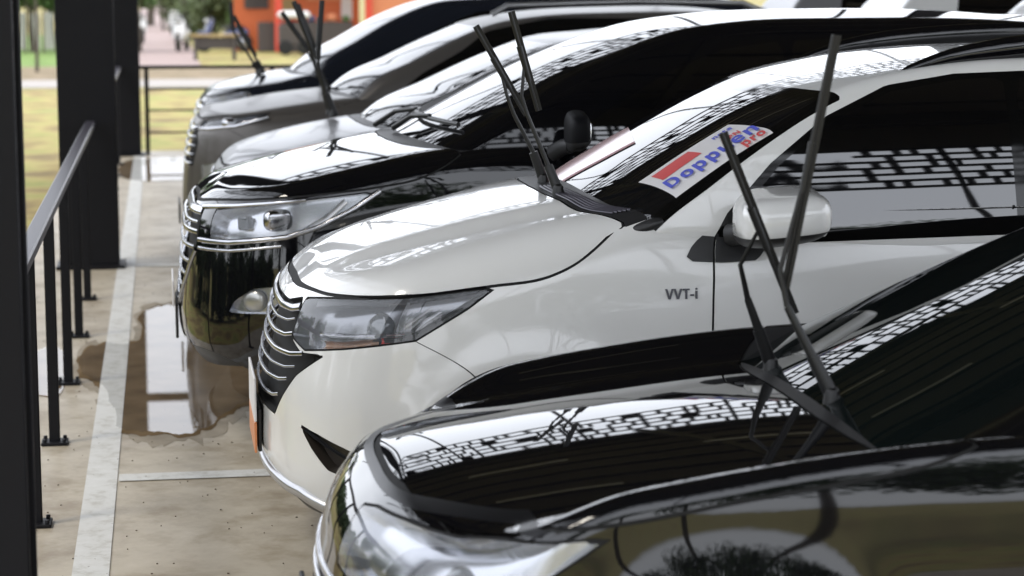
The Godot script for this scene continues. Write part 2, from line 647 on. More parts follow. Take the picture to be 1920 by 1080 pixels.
# a windscreen wiper lifted off its glass: pivot, bends of the arm, blade ends, all in the car's own metres
func wiper(par: Node, pivot: Vector3, bend: Array, b0: Vector3, b1: Vector3, m: Material, k := 1.0) -> void:
	var s := Shell.new()
	lathe(s, [Vector2(0, 0.03), Vector2(0.012, 0.03), Vector2(0.018, 0.022), Vector2(0.022, -0.02)], 16, Transform3D(Basis(), pivot))
	var mid := b0.lerp(b1, 0.52)
	var path := [pivot + Vector3(0, 0.01, 0)]
	path.append_array(bend)
	path.append(mid)
	tube(s, [path[0] + (path[0] - path[1]).normalized() * 0.03, path[0], path[0].lerp(path[1], minf(1.0, 0.10 / path[0].distance_to(path[1])))], 0.024 * k, 0.018 * k, 10, 0.75)
	tube(s, path.slice(0, 2), 0.018 * k, 0.011 * k, 8, 0.6)
	tube(s, path.slice(1), 0.009 * k, 0.006 * k, 8, 0.7)
	var a := put("wiper", mesh_of(s), m, par)
	var bl := Shell.new()
	var d := (b1 - b0).normalized()
	var o := Vector3(0.8, -0.6, 0)
	o = (o - d * o.dot(d)).normalized()
	tube(bl, [b0, b0.lerp(b1, 0.25), b0.lerp(b1, 0.5), b0.lerp(b1, 0.75), b1], 0.0085 * k, 0.007 * k, 8, 0.8)
	tube(bl, [mid - d * 0.07 * k, mid + d * 0.07 * k], 0.0125 * k, 0.011 * k, 8)
	put("blade", mesh_of(bl), m, a)
	var rb := Shell.new()
	bx(rb, b0.lerp(b1, 0.5) + o * 0.013 * k, Vector3(0.006 * k, b0.distance_to(b1), 0.012 * k), Basis(d.cross(o).normalized(), d, o.normalized()))
	put("rubber_strip", mesh_of(rb), m, a)

# ------------------------------------------------------------------ one car from its specification
var M := {}

func make_car(o: Node3D, k: Dictionary) -> Dictionary:
	var c: Car = k.car
	var g := {}
	var seam := Shell.new()
	var L := c.ulen()
	var uf: float = c.u_at_x(k.get("fine_to", 1.6))
	var st: float = k.get("step", 0.02)
	var us := steps([[0.0, uf, st], [uf, L, k.get("coarse", 0.07)]])
	var q: int = k.get("rows", 34)
	var body: Shell = c.body(us, q, 9, k.get("top_rows", 24))
	var ax: float = k.axle
	var rx: float = k.axle_rear
	var wy: float = k.wheel_y
	var ar: float = k.arch
	var S: Shell = split(body, func(p, a):
		if p.z < 0.45: return 1.0
		return minf(Vector2(p.x - ax, (p.y - wy) * k.get("arch_squash", 1.0)).length() - ar, Vector2(p.x - rx, p.y - wy).length() - ar))[1]
	var r := []
	# lamps and grille openings
	if k.has("lamp"):
		var poly: PackedVector2Array = k.lamp
		r = panel(S, func(p, a): return psd(poly, Vector2(a.x, p.y)) if a.x < L * 0.4 else 1.0, seam, 0.003)
		S = r[1]
		g.lamp = r[0]
	if k.has("grille"):
		var poly: PackedVector2Array = k.grille
		r = panel(S, func(p, a): return psd(poly, Vector2(a.x, p.y)) if a.x < L * 0.4 else 1.0, seam, 0.002)
		S = r[1]
		g.grille = r[0]
	if k.has("fog"):
		var poly: PackedVector2Array = k.fog
		r = split(S, func(p, a): return psd(poly, Vector2(a.x, p.y)) if a.x < L * 0.4 else 1.0)
		S = r[1]
		g.fog = r[0]
	if k.has("lower"):                        # dark lower part of the front bumper
		var lo: Lut = k.lower
		r = panel(S, func(p, a): return p.y - lo.g(a.x) if a.x < L * 0.4 else 1.0, seam, 0.002)
		S = r[1]
		g.lower = r[0]
	if k.has("lip"):                          # rubbery band along the bonnet's front edge
		var lp: Lut = k.lip
		r = split(S, func(p, a): return maxf(maxf(p.y - lp.g(p.x), lp.g(p.x) - 0.013 - p.y), maxf(p.x - 0.42, -(a.y + 0.06))))
		whole("bonnet_seal", r[0], M.seal, o)
		S = r[1]
	# bonnet
	var hy: Lut = k.hood
	var cw: Lut = k.cowl
	r = panel(S, func(p, a): return maxf((hy.g(p.x) - p.y - maxf(a.y - 0.06, 0.0) * 3.0) * 0.8, p.x - cw.g(p.z)) if p.x < 2.0 else 1.0, seam, 0.0036)
	var hood: Shell = r[0]
	S = r[1]
	# cowl: the black plastic under the windscreen, and everything under the greenhouse
	r = split(S, func(p, a): return maxf(cw.g(p.z) - 0.01 - p.x, -(a.y - k.get("deck_t", 0.06))) if p.x < c.length - 0.3 else 1.0)
	var deck: Shell = r[0]
	S = r[1]
	var bs: Lut = k.bumper
	r = panel(S, func(p, a): return p.x - bs.g(p.y) if p.x < 1.2 else 1.0, seam, 0.0028)
	var bumper: Shell = r[0]
	S = r[1]
	if k.has("clad"):
		var cl: float = k.clad
		r = split(S, func(p, a): return p.y - cl)
		both("sill_panel", r[0], M.plastic, o)
		S = r[1]
	var d1: Lut = k.door
	r = panel(S, func(p, a): return p.x - d1.g(p.y), seam, 0.0036)
	var fender: Shell = r[0]
	S = r[1]
	r = panel(S, func(p, a): return p.x - k.door2, seam, 0.003)
	var door_f: Shell = r[0]
	S = r[1]
	r = panel(S, func(p, a): return p.x - k.door3, seam, 0.003)
	var door_r: Shell = r[0]
	S = r[1]
	var paint: Material = k.paint
	g.fender = fender
	g.door = door_f
	g.hood = whole("bonnet", hood, paint, o)
	g.bumper = whole("front_bumper", bumper, paint, o)
	both("fender", fender, paint, o)
	both("front_door", door_f, paint, o)
	both("rear_door", door_r, paint, o)
	whole("rear_body", S, paint, o)
	g.cowl = whole("cowl", deck, M.plastic, o)
	tag(whole("panel_seam", seam, M.gap, o), "", "", "", "stuff")
	# greenhouse
	var xs := steps(k.get("house_x", [[c.gt.a, c.gt.a + 1.3, st * 1.2], [c.gt.a + 1.3, c.length - 0.02, 0.08]]))
	var H: Shell = c.house(xs, 14, 10, k.get("house_rows", 16))
	var wt: float = k.glass_top
	var pil: float = k.get("pillar", 0.05)
	r = split(H, func(p, a):
		return maxf(a.y + pil, (p.x - c.lag(p.z)) - wt) if p.x < wt + 0.5 else 1.0)
	var ws: Shell = r[0]
	H = r[1]
	g.screen_shell = Shell.new().add(ws).add(ws.mirrored())
	var fr: float = k.get("frit", 0.03)       # black border printed on the glass
	var rr := split(ws, func(p, a):
		return maxf(a.y + pil + fr, (p.x - c.lag(p.z)) - wt + fr * 1.6))
	g.windscreen = whole("windscreen", rr[0], k.get("glass", M.glass), o)
	g.glass_shell = rr[0]
	whole("windscreen_border", rr[1], M.frit, o)
	for n in k.dlo.size():
		var poly: PackedVector2Array = k.dlo[n]
		r = split(H, func(p, a): return psd(poly, Vector2(p.x, p.y)) if a.y > -0.02 else 1.0)
		both("side_window", r[0], M.tint, o)
		H = r[1]
	r = split(H, func(p, a): return maxf(a.y + 0.07, wt + 0.02 - p.x))
	g.roof = whole("roof", r[0], k.get("roof_paint", paint), o)
	var pl: Shell = r[1]
	if k.has("pillar_black"):
		var pb: PackedVector2Array = k.pillar_black
		r = split(pl, func(p, a): return psd(pb, Vector2(p.x, p.y)) if a.y > -0.03 else 1.0)
		both("window_trim", r[0], M.frit, o)
		g.pillar_shell = pl
		pl = r[1]
	both("pillar", pl, paint, o)
	# inner wings and floor so that nothing shows through the openings
	var und := Shell.new()
	bx(und, Vector3(c.length / 2, wy + 0.02, 0), Vector3(c.length - 0.9, 0.3, c.wid * 2 - 0.55))
	put("underbody", mesh_of(und), M.gap, o)
	for e in [[ax, 1.0], [ax, -1.0], [rx, 1.0], [rx, -1.0]]:
		var li := Shell.new()
		lathe(li, [Vector2(ar + 0.03, 0.0), Vector2(ar + 0.02, 0.30), Vector2(0.0, 0.34)], 32, Transform3D(Basis(Vector3.RIGHT, -PI / 2 * e[1]), Vector3(e[0], wy, (c.wid - 0.06) * e[1])))
		var ring: Shell = split(li, func(p, a): return -(p.y - wy + 0.22))[0]
		put("wheel_arch_liner", mesh_of(ring), M.gap, o)
		wheel(o, Vector3(e[0], k.wheel_r, (c.wid - 0.13) * e[1]), k.wheel_r, 0.215, e[1], M.rubber, k.get("rim", M.alloy), M.steel)
	return g

func lamp_unit(o: Node3D, s: Shell, depth: float, inner: Array, hm: Material = M.chrome_dark) -> void:   # clear cover over a bright housing, both sides
	for e in [1.0, -1.0]:
		var t := s if e > 0 else s.mirrored()
		var cover := put("headlight", mesh_of(t), M.clear, o)
		var hs := t.push(-depth)
		hs.add(skirt(s, depth) if e > 0 else skirt(s, depth).mirrored())
		put("housing", mesh_of(hs), hm, cover)
		for q in inner:
			var ms := Shell.new()
			ms.add(q[1] if e > 0 else q[1].mirrored())
			put(q[0], mesh_of(ms), q[2], cover)

func side_mirror(o: Node3D, c: Vector3, r: Vector3, m: Material, foot: Vector3, sides := [1.0, -1.0]) -> void:
	for e in sides:
		var s := Shell.new()
		blob(s, c, r, Basis(Vector3.UP, -0.12), 0.62, 36, 22)
		for i in s.p.size():                   # swept cap: fuller towards the rear, thinner at the outer end
			var d := s.p[i] - c
			s.p[i].y += -0.16 * d.z * signf(d.y) * (absf(d.y) / r.y) * 0.9 + d.x * 0.10
			s.p[i].x += 0.10 * d.z
		var cut_y := c.y - r.y * 0.48
		var parts := split(s, func(p, a): return cut_y + (p.x - c.x) * 0.10 - p.y)
		var root := put("side_mirror", mesh_of(parts[0] if e > 0 else parts[0].mirrored()), m, o)
		var b: Shell = parts[1]
		tube(b, [foot, foot.lerp(c, 0.4) + Vector3(0, -0.01, 0), c + Vector3(-0.02, -r.y * 0.75, -r.z * 0.3)], 0.036, 0.03, 12, 0.8)
		put("mirror_foot", mesh_of(b if e > 0 else b.mirrored()), M.plastic, root)
		var gl := Shell.new()
		blob(gl, c + Vector3(r.x * 0.86, 0, -r.z * 0.12), Vector3(0.014, r.y * 0.66, r.z * 0.68), Basis(), 0.6, 20, 12)
		put("mirror_glass", mesh_of(gl if e > 0 else gl.mirrored()), M.mirror, root)

func plate(o: Node3D, at: Vector3, w: float, h: float, mt: Material, tilt := 0.0, called := "number_plate") -> MeshInstance3D:
	var s := Shell.new()
	bx(s, at, Vector3(0.012, h, w), Basis(Vector3.FORWARD, tilt), 0.003)
	return put(called, mesh_of(s), mt, o)

func convex_cut(s: Shell, poly: Array) -> Shell:          # the piece inside a convex outline seen from above, with sharp corners
	var c := Vector2.ZERO
	for e in poly: c += Vector2(e[0], e[1]) / poly.size()
	var t := s
	for i in poly.size():
		var a := Vector2(poly[i][0], poly[i][1])
		var b := Vector2(poly[(i + 1) % poly.size()][0], poly[(i + 1) % poly.size()][1])
		var n := Vector2(b.y - a.y, a.x - b.x).normalized()
		if n.dot(c - a) > 0: n = -n
		t = split(t, func(q, _a): return n.dot(Vector2(q.x, q.z) - a))[0]
	return t

# ------------------------------------------------------------------ the cars
func white_car() -> void:
	var o := thing("parked_car", "white SUV with chrome slatted grille and a price sticker on its windscreen", "car", Vector3(0.30, 0, -7.15), "cars parked in a row under the canopy")
	var c := Car.new()
	c.length = 4.43
	c.wid = 0.83
	c.outline([[0, 0], [0.008, 0.2], [0.035, 0.4], [0.08, 0.55], [0.16, 0.68], [0.28, 0.76], [0.5, 0.81], [0.85, 0.83], [1.6, 0.835], [3.4, 0.83], [4.0, 0.79], [4.3, 0.68], [4.41, 0.4], [4.43, 0]])
	c.front = Lut.new([[0.18, 0.14], [0.26, 0.05], [0.36, 0.005], [0.5, 0.0], [0.62, 0.005], [0.74, 0.03], [0.84, 0.055], [0.90, 0.085], [0.95, 0.14], [1.0, 0.2], [1.2, 0.4]])
	c.side = Lut.new([[0.18, 0.07], [0.3, 0.025], [0.5, 0.0], [0.72, 0.0], [0.88, 0.012], [0.95, 0.02], [1.02, 0.03], [1.1, 0.05], [1.18, 0.085], [1.3, 0.13]])
	c.rear = Lut.new([[0.2, 0.08], [0.4, 0.0], [0.7, 0.02], [1.0, 0.06], [1.2, 0.1]])
	c.hc = Lut.new([[0, 0.88], [0.05, 0.905], [0.12, 0.955], [0.25, 1.02], [0.45, 1.088], [0.7, 1.155], [0.95, 1.208], [1.2, 1.235], [1.5, 1.225], [3.0, 1.22], [4.0, 1.2], [4.43, 1.1]])
	c.crown = Lut.new([[0, 0.02], [0.3, 0.06], [0.7, 0.075], [1.0, 0.06], [1.3, 0.035], [2.0, 0.02], [4.43, 0.02]])
	c.bump = func(x: float, z: float) -> float:
		var ez := 0.36 + 0.16 * x
		return 0.018 * (1.0 - smoothstep(ez - 0.10, ez + 0.05, z)) * smoothstep(0.12, 0.4, x) * (1.0 - smoothstep(0.95, 1.15, x))
	c.rad = Lut.new([[0, 0.035], [0.15, 0.05], [0.4, 0.11], [0.8, 0.13], [1.1, 0.09], [1.4, 0.035], [4.43, 0.04]])
	c.low = Lut.new([[0, 0.22], [0.4, 0.24], [1.4, 0.25], [3.0, 0.25], [4.0, 0.3], [4.43, 0.3]])
	c.flare = [[0.80, 0.36, 0.40, 0.018], [3.48, 0.36, 0.40, 0.018]]
	c.gt = Lut.new([[0.90, 1.09], [1.0, 1.185], [1.2, 1.315], [1.4, 1.428], [1.58, 1.52], [1.75, 1.59], [1.95, 1.64], [2.2, 1.68], [2.6, 1.70], [3.3, 1.69], [3.9, 1.63], [4.15, 1.5], [4.35, 1.2], [4.42, 1.1]])
	c.gw = Lut.new([[0.86, 0.69], [1.0, 0.74], [1.2, 0.765], [1.8, 0.785], [3.3, 0.775], [4.0, 0.74], [4.42, 0.66]])
	c.gy = Lut.new([[0.86, 1.09], [1.05, 1.12], [1.2, 1.15], [1.6, 1.14], [2.4, 1.16], [4.0, 1.19], [4.42, 1.15]])
	c.gcr = Lut.new([[0.86, 0.0], [1.7, 0.01], [2.2, 0.04], [4.4, 0.04]])
	c.tum = 0.24
	c.grad = 0.032
	c.tum2 = 0.28
	c.px = 0.20
	c.flat = 0.7
	var ux := func(x: float) -> float: return c.u_at_x(x)
	var f := func(a: Array) -> PackedVector2Array: return V2(a.map(func(q): return [c.u_at_x(q[0]), q[1]]))
	var k := {
		"car": c, "paint": M.white, "step": 0.018, "rows": 44, "fine_to": 2.2, "top_rows": 30,
		"axle": 0.80, "axle_rear": 3.48, "wheel_y": 0.36, "wheel_r": 0.34, "arch": 0.405,
		"lamp": f.call([[0.06, 0.80], [0.07, 0.92], [0.16, 0.938], [0.40, 0.958], [0.69, 0.99], [0.60, 0.925], [0.44, 0.83], [0.34, 0.815], [0.22, 0.795], [0.10, 0.772]]),
		"grille": V2([[-0.2, 0.885], [0.35, 0.895], [0.50, 0.918], [0.525, 0.90], [0.515, 0.79], [0.585, 0.76], [0.72, 0.77], [0.57, 0.69], [0.46, 0.595], [0.40, 0.54], [-0.2, 0.53]]),
		"fog": V2([[0.60, 0.547], [0.70, 0.525], [0.79, 0.495], [0.875, 0.462], [0.88, 0.445], [0.80, 0.40], [0.74, 0.415], [0.67, 0.475]]),
		"lower": Lut.new([[0, 0.33], [0.4, 0.33], [0.6, 0.32], [0.8, 0.27], [1.0, 0.2], [1.2, 0.1]]),
		"hood": Lut.new([[0, 0.885], [0.06, 0.90], [0.13, 0.94], [0.2, 0.945], [0.45, 0.967], [0.68, 0.992], [0.86, 1.02], [0.92, 1.045], [1.08, 1.16], [1.2, 1.26]]),
		"cowl": Lut.new([[0, 0.925], [0.3, 0.94], [0.55, 0.995], [0.68, 1.07], [0.75, 1.12], [0.85, 1.17]]),
		"bumper": Lut.new([[0.1, 0.62], [0.6, 0.62], [0.72, 0.62], [0.83, 0.44], [0.9, 0.3], [1.0, 0.1]]),
		"door": Lut.new([[0.2, 1.35], [1.0, 1.37], [1.1, 1.375], [1.2, 1.4]]), "door2": 2.35, "door3": 3.2,
		"glass_top": 1.70, "pillar": -0.018, "frit": 0.042, "house_rows": 34, "clad": 0.40,
		"dlo": [V2([[1.46, 1.20], [1.60, 1.345], [1.78, 1.475], [1.98, 1.565], [2.2, 1.60], [2.36, 1.61], [2.36, 1.165], [1.9, 1.15], [1.5, 1.145]]), V2([[2.40, 1.61], [2.40, 1.168], [3.2, 1.19], [3.2, 1.60], [2.8, 1.62]]), V2([[3.24, 1.60], [3.24, 1.2], [3.9, 1.24], [3.75, 1.5], [3.5, 1.57]])],
		"pillar_black": V2([[1.36, 1.10], [1.42, 1.20], [1.57, 1.35], [1.76, 1.49], [1.97, 1.585], [2.2, 1.62], [2.8, 1.64], [3.5, 1.60], [3.95, 1.4], [3.95, 1.15]]),
	}
	var g := make_car(o, k)
	trace("white", g, c, o)
	# grille: chrome slats on a dark mesh
	whole("grille", g.grille.push(-0.035).add(skirt(g.grille, 0.035)), M.gap, o)
	for q in [[0.868, 0.52, 0.011], [0.83, 0.51, 0.004], [0.785, 0.51, 0.007], [0.735, 0.60, 0.008], [0.69, 0.56, 0.004], [0.645, 0.51, 0.006], [0.585, 0.44, 0.006]]:
		var y: float = q[0]
		var e: float = q[1]
		var s := Shell.new()
		ribbon(c, [[-0.01, y], [e * 0.5, y + 0.002], [e * 0.85, y + 0.012], [e, y + 0.025]], q[2], 0.004, s, true)
		put("grille_slat", mesh_of(s), M.chrome if q[2] > 0.006 else M.chrome_dark, o)
	var lens := Shell.new()
	lathe(lens, [Vector2(0, 0.016), Vector2(0.024, 0.012), Vector2(0.038, 0), Vector2(0.044, 0.004), Vector2(0.05, 0.0), Vector2(0.052, -0.03)], 28, Transform3D(Basis(Vector3.FORWARD, -1.1) * Basis(Vector3.RIGHT, 0.5), c.surf(c.u_at_x(0.30), 0.872) - c.norm(c.u_at_x(0.3), 0.872) * 0.042))
	var strip := ribbon(c, [[c.u_at_x(0.12), 0.83], [c.u_at_x(0.3), 0.838], [c.u_at_x(0.45), 0.85], [c.u_at_x(0.56), 0.91]], 0.008, -0.02)
	var ind := ribbon(c, [[c.u_at_x(0.33), 0.827], [c.u_at_x(0.40), 0.833]], 0.009, -0.012)
	var uq := func(x: float) -> float: return c.u_at_x(x)
	var bez := Shell.new()
	ribbon(c, [[uq.call(0.105), 0.918], [uq.call(0.2), 0.936], [uq.call(0.4), 0.951], [uq.call(0.66), 0.982]], 0.013, -0.006, bez)
	ribbon(c, [[uq.call(0.66), 0.975], [uq.call(0.57), 0.917], [uq.call(0.435), 0.842], [uq.call(0.34), 0.824]], 0.011, -0.008, bez)
	var blade_ := Shell.new()
	ribbon(c, [[uq.call(0.43), 0.85], [uq.call(0.47), 0.885], [uq.call(0.52), 0.915]], 0.012, -0.03, blade_)
	ribbon(c, [[uq.call(0.49), 0.925], [uq.call(0.45), 0.90], [uq.call(0.40), 0.865]], 0.007, -0.022, blade_)
	var amber := ribbon(c, [[uq.call(0.14), 0.80], [uq.call(0.22), 0.805], [uq.call(0.32), 0.822]], 0.012, -0.022)
	lamp_unit(o, g.lamp, 0.05, [["projector_lens", lens, M.lens], ["light_strip", strip, M.chrome], ["indicator", ind, M.red], ["bezel", bez, M.seal], ["reflector_blade", blade_, M.chrome], ["turn_lamp", amber, M.amber]], M.lamp_inner)
	both("fog_lamp_recess", g.fog.push(-0.05).add(skirt(g.fog, 0.05)), M.recess, o)
	var fw := Shell.new()
	ribbon(c, [[0.615, 0.535], [0.70, 0.505], [0.79, 0.465], [0.84, 0.445]], 0.005, -0.012, fw)
	both("fog_lamp_trim", fw, M.plastic, o)
	whole("lower_grille", g.lower.push(-0.02), M.plastic, o)
	whole("skid_strip", ribbon(c, [[0, 0.33], [0.4, 0.33], [0.6, 0.32], [0.8, 0.27], [0.93, 0.23]], 0.018, 0.012), M.silver_trim, o)
	side_mirror(o, Vector3(1.53, 1.205, 0.985), Vector3(0.136, 0.085, 0.135), M.white, Vector3(1.42, 1.135, 0.80))
	var patch_src := Shell.new().add(g.fender).add(g.door).add(g.pillar_shell)
	var patch: Shell = split(patch_src, func(q, a): return psd(V2([[1.283, 1.072], [1.295, 1.056], [1.40, 1.05], [1.51, 1.055], [1.545, 1.10], [1.50, 1.235], [1.46, 1.235], [1.385, 1.165], [1.31, 1.11]]), Vector2(q.x, q.y)) if a.y < 0.05 else 1.0)[0]
	both("mirror_patch", patch.push(0.004), M.plastic, o)
	both("belt_moulding", ribbon(c, [[c.u_at_x(1.42), 1.128], [c.u_at_x(2.0), 1.137], [c.u_at_x(3.2), 1.16]], 0.011, 0.006), M.chrome, o)
	for e in [1.0, -1.0]:
		put("roof_rail", mesh_of(rail(Shell.new(), [Vector3(2.03, 1.618, 0.565 * e), Vector3(2.18, 1.663, 0.56 * e), Vector3(2.45, 1.702, 0.555 * e), Vector3(2.9, 1.725, 0.55 * e), Vector3(3.5, 1.715, 0.54 * e), Vector3(3.8, 1.66, 0.53 * e)], 0.03)), M.black, o)
	put("front_plate", mesh_of(bx(Shell.new(), Vector3(-0.006, 0.445, 0), Vector3(0.012, 0.145, 0.40), Basis(), 0.003)), M.plate_black, o)
	var pb := put("dealer_board", mesh_of(bx(Shell.new(), Vector3(-0.02, 0.548, 0.0), Vector3(0.008, 0.145, 0.42), Basis(), 0.002)), M.board_white, o)
	put("board_band", mesh_of(bx(Shell.new(), Vector3(-0.02, 0.422, 0.0), Vector3(0.008, 0.102, 0.42), Basis(), 0.002)), M.board_orange, pb)
	# grooves of the scuttle grille
	for kk in 5:
		var vs := Shell.new()
		for j in 14:
			var z := lerpf(0.08, 0.66, j / 13.0)
			var x := (k.cowl as Lut).g(z) + 0.022 + kk * 0.014
			vs.p.append(Vector3(x, c.top(x, z) + 0.001, z)); vs.p.append(Vector3(x + 0.003, c.top(x, z) + 0.008, z)); vs.p.append(Vector3(x + 0.007, c.top(x + 0.007, z) + 0.001, z))
			for w in 3: vs.a.append(Vector2.ZERO)
		vs.grid(14, 3)
		if vs.nn[10].y < 0: vs.flip()
		put("scuttle_slat", mesh_of(vs), M.steel_satin, o)
	var ce := Shell.new()
	blob(ce, Vector3(1.165, 1.158, 0.735), Vector3(0.065, 0.018, 0.028), Basis(Vector3.FORWARD, -0.35) * Basis(Vector3.UP, -0.25), 0.8, 20, 12)
	both("cowl_end", ce, M.plastic, o)
	# sheets stuck on the windscreen
	var st: Shell = convex_cut(g.screen_shell, [[1.194, 0.518], [1.267, 0.727], [1.589, 0.678], [1.497, 0.477]])
	var sticker := put("price_sticker", mesh_of(st.push(0.002)), M.board_white, o)
	for tx in [["Doppuen", 0.062, 0.50, 0.68, M.ink_blue], ["pro", 0.042, 0.85, 0.90, M.ink_red], ["PPN", 0.026, 0.80, 0.50, M.ink_red], ["nota", 0.026, 0.82, 0.22, M.ink_blue]]:
		var tm := TextMesh.new()
		var fo := SystemFont.new()
		fo.font_names = PackedStringArray(["Droid Sans"])
		fo.font_weight = 700
		tm.font = fo
		tm.text = tx[0]
		tm.font_size = 48
		tm.pixel_size = tx[1] / 36.0
		tm.depth = 0.001
		var cx: float = lerpf(1.2305, 1.543, tx[2]) + (tx[3] - 0.5) * 0.082
		var cz: float = lerpf(0.6225, 0.5775, tx[2]) + (tx[3] - 0.5) * 0.205
		var at3 := func(x: float, z: float) -> Vector3: return Vector3(x, c.gtop(x, z), z)
		var ra: Vector3 = (at3.call(cx + 0.096, cz - 0.014) - at3.call(cx - 0.096, cz + 0.014)).normalized()
		var ub: Vector3 = at3.call(cx - 0.015, cz - 0.04) - at3.call(cx + 0.015, cz + 0.04)
		ub = (ub - ra * ub.dot(ra)).normalized()
		var nb := ra.cross(ub)
		var tn := put("lettering", tm, tx[4], sticker)
		tn.transform = Transform3D(Basis(ra, ub, nb), at3.call(cx, cz) + nb * 0.006)
	var em: Shell = convex_cut(st, [[1.232, 0.538], [1.255, 0.605], [1.385, 0.583], [1.357, 0.518]])
	put("red_emblem", mesh_of(em.push(0.0035)), M.ink_red, sticker)
	var sh: Shell = convex_cut(g.screen_shell, [[1.0, -0.066], [1.285, 0.051], [1.36, -0.40], [1.1, -0.66], [1.0, -0.5]])
	var shade := put("pink_sheet", mesh_of(sh.push(0.0015)), M.sheet_pink, o)
	var sh2: Shell = convex_cut(g.screen_shell, [[1.0, -0.066], [1.287, 0.053], [1.293, 0.018], [1.0, -0.10]])
	put("red_edge", mesh_of(sh2.push(0.003)), M.ink_dark_red, shade)
	# engine badge on the near fender
	var tb := TextMesh.new()
	var fb := SystemFont.new()
	fb.font_names = PackedStringArray(["Droid Sans"])
	fb.font_weight = 700
	tb.font = fb
	tb.text = "VVT-i"
	tb.font_size = 48
	tb.pixel_size = 0.033 / 36.0
	tb.depth = 0.004
	for e in [1.0, -1.0]:
		var bu := c.u_at_x(1.265)
		var pos := c.surf(bu, 0.957) + c.norm(bu, 0.957) * 0.004
		var bt := put("badge", tb, M.badge, o, Vector3(pos.x, pos.y, pos.z * e))
		var nv := c.norm(bu, 0.957)
		bt.rotation = Vector3(-asin(nv.y) , 0, 0) if e > 0 else Vector3(-asin(nv.y), PI, 0)
	for wp in WHITE_WIPERS: wiper(o, wp[0], wp[1], wp[2], wp[3], M.wiper, 0.85)

func trace(_n: String, _g: Dictionary, _c: Car, _o: Node3D) -> void:
	pass

func _ready() -> void:
	# camera
	var cam := Camera3D.new()
	cam.name = "camera"
	cam.position = Vector3(0, 1.9, 0)
	cam.rotation = Vector3(deg_to_rad(-8.082), deg_to_rad(-9.292), 0)
	var at := CameraAttributesPhysical.new()
	at.frustum_focal_length = 88.89
	at.frustum_near = 0.1
	at.frustum_far = 900.0
	at.frustum_focus_distance = 6.9
	at.exposure_aperture = 4.0
	cam.attributes = at
	add_child(cam)
	cam.current = true
	# sky and exposure
	var env := Environment.new()
	env.background_mode = Environment.BG_SKY
	var sky := Sky.new()
	var sm := ProceduralSkyMaterial.new()
	sm.sky_top_color = Color(0.86, 0.88, 0.92)
	sm.sky_horizon_color = Color(0.90, 0.915, 0.94)
	sm.sky_curve = 0.2
	sm.ground_bottom_color = Color(0.35, 0.34, 0.30)
	sm.ground_horizon_color = Color(0.6, 0.6, 0.58)
	sky.sky_material = sm
	env.sky = sky
	env.background_energy_multiplier = 1.0
	env.tonemap_mode = Environment.TONE_MAPPER_LINEAR
	env.tonemap_exposure = 3.05
	env.sdfgi_enabled = true
	env.ssao_enabled = true
	env.ssil_enabled = true
	var we := WorldEnvironment.new()
	we.name = "surroundings"
	we.environment = env
	add_child(we)
	var sun := DirectionalLight3D.new()
	sun.name = "sun"
	sun.light_energy = 0.2
	sun.light_angular_distance = 14.0
	sun.light_color = Color(1, 0.97, 0.92)
	sun.rotation_degrees = Vector3(-58, -60, 0)
	sun.shadow_enabled = true
	add_child(sun)
	materials()
	place()
	near_car()
	white_car()
	innova()
	other_cars()

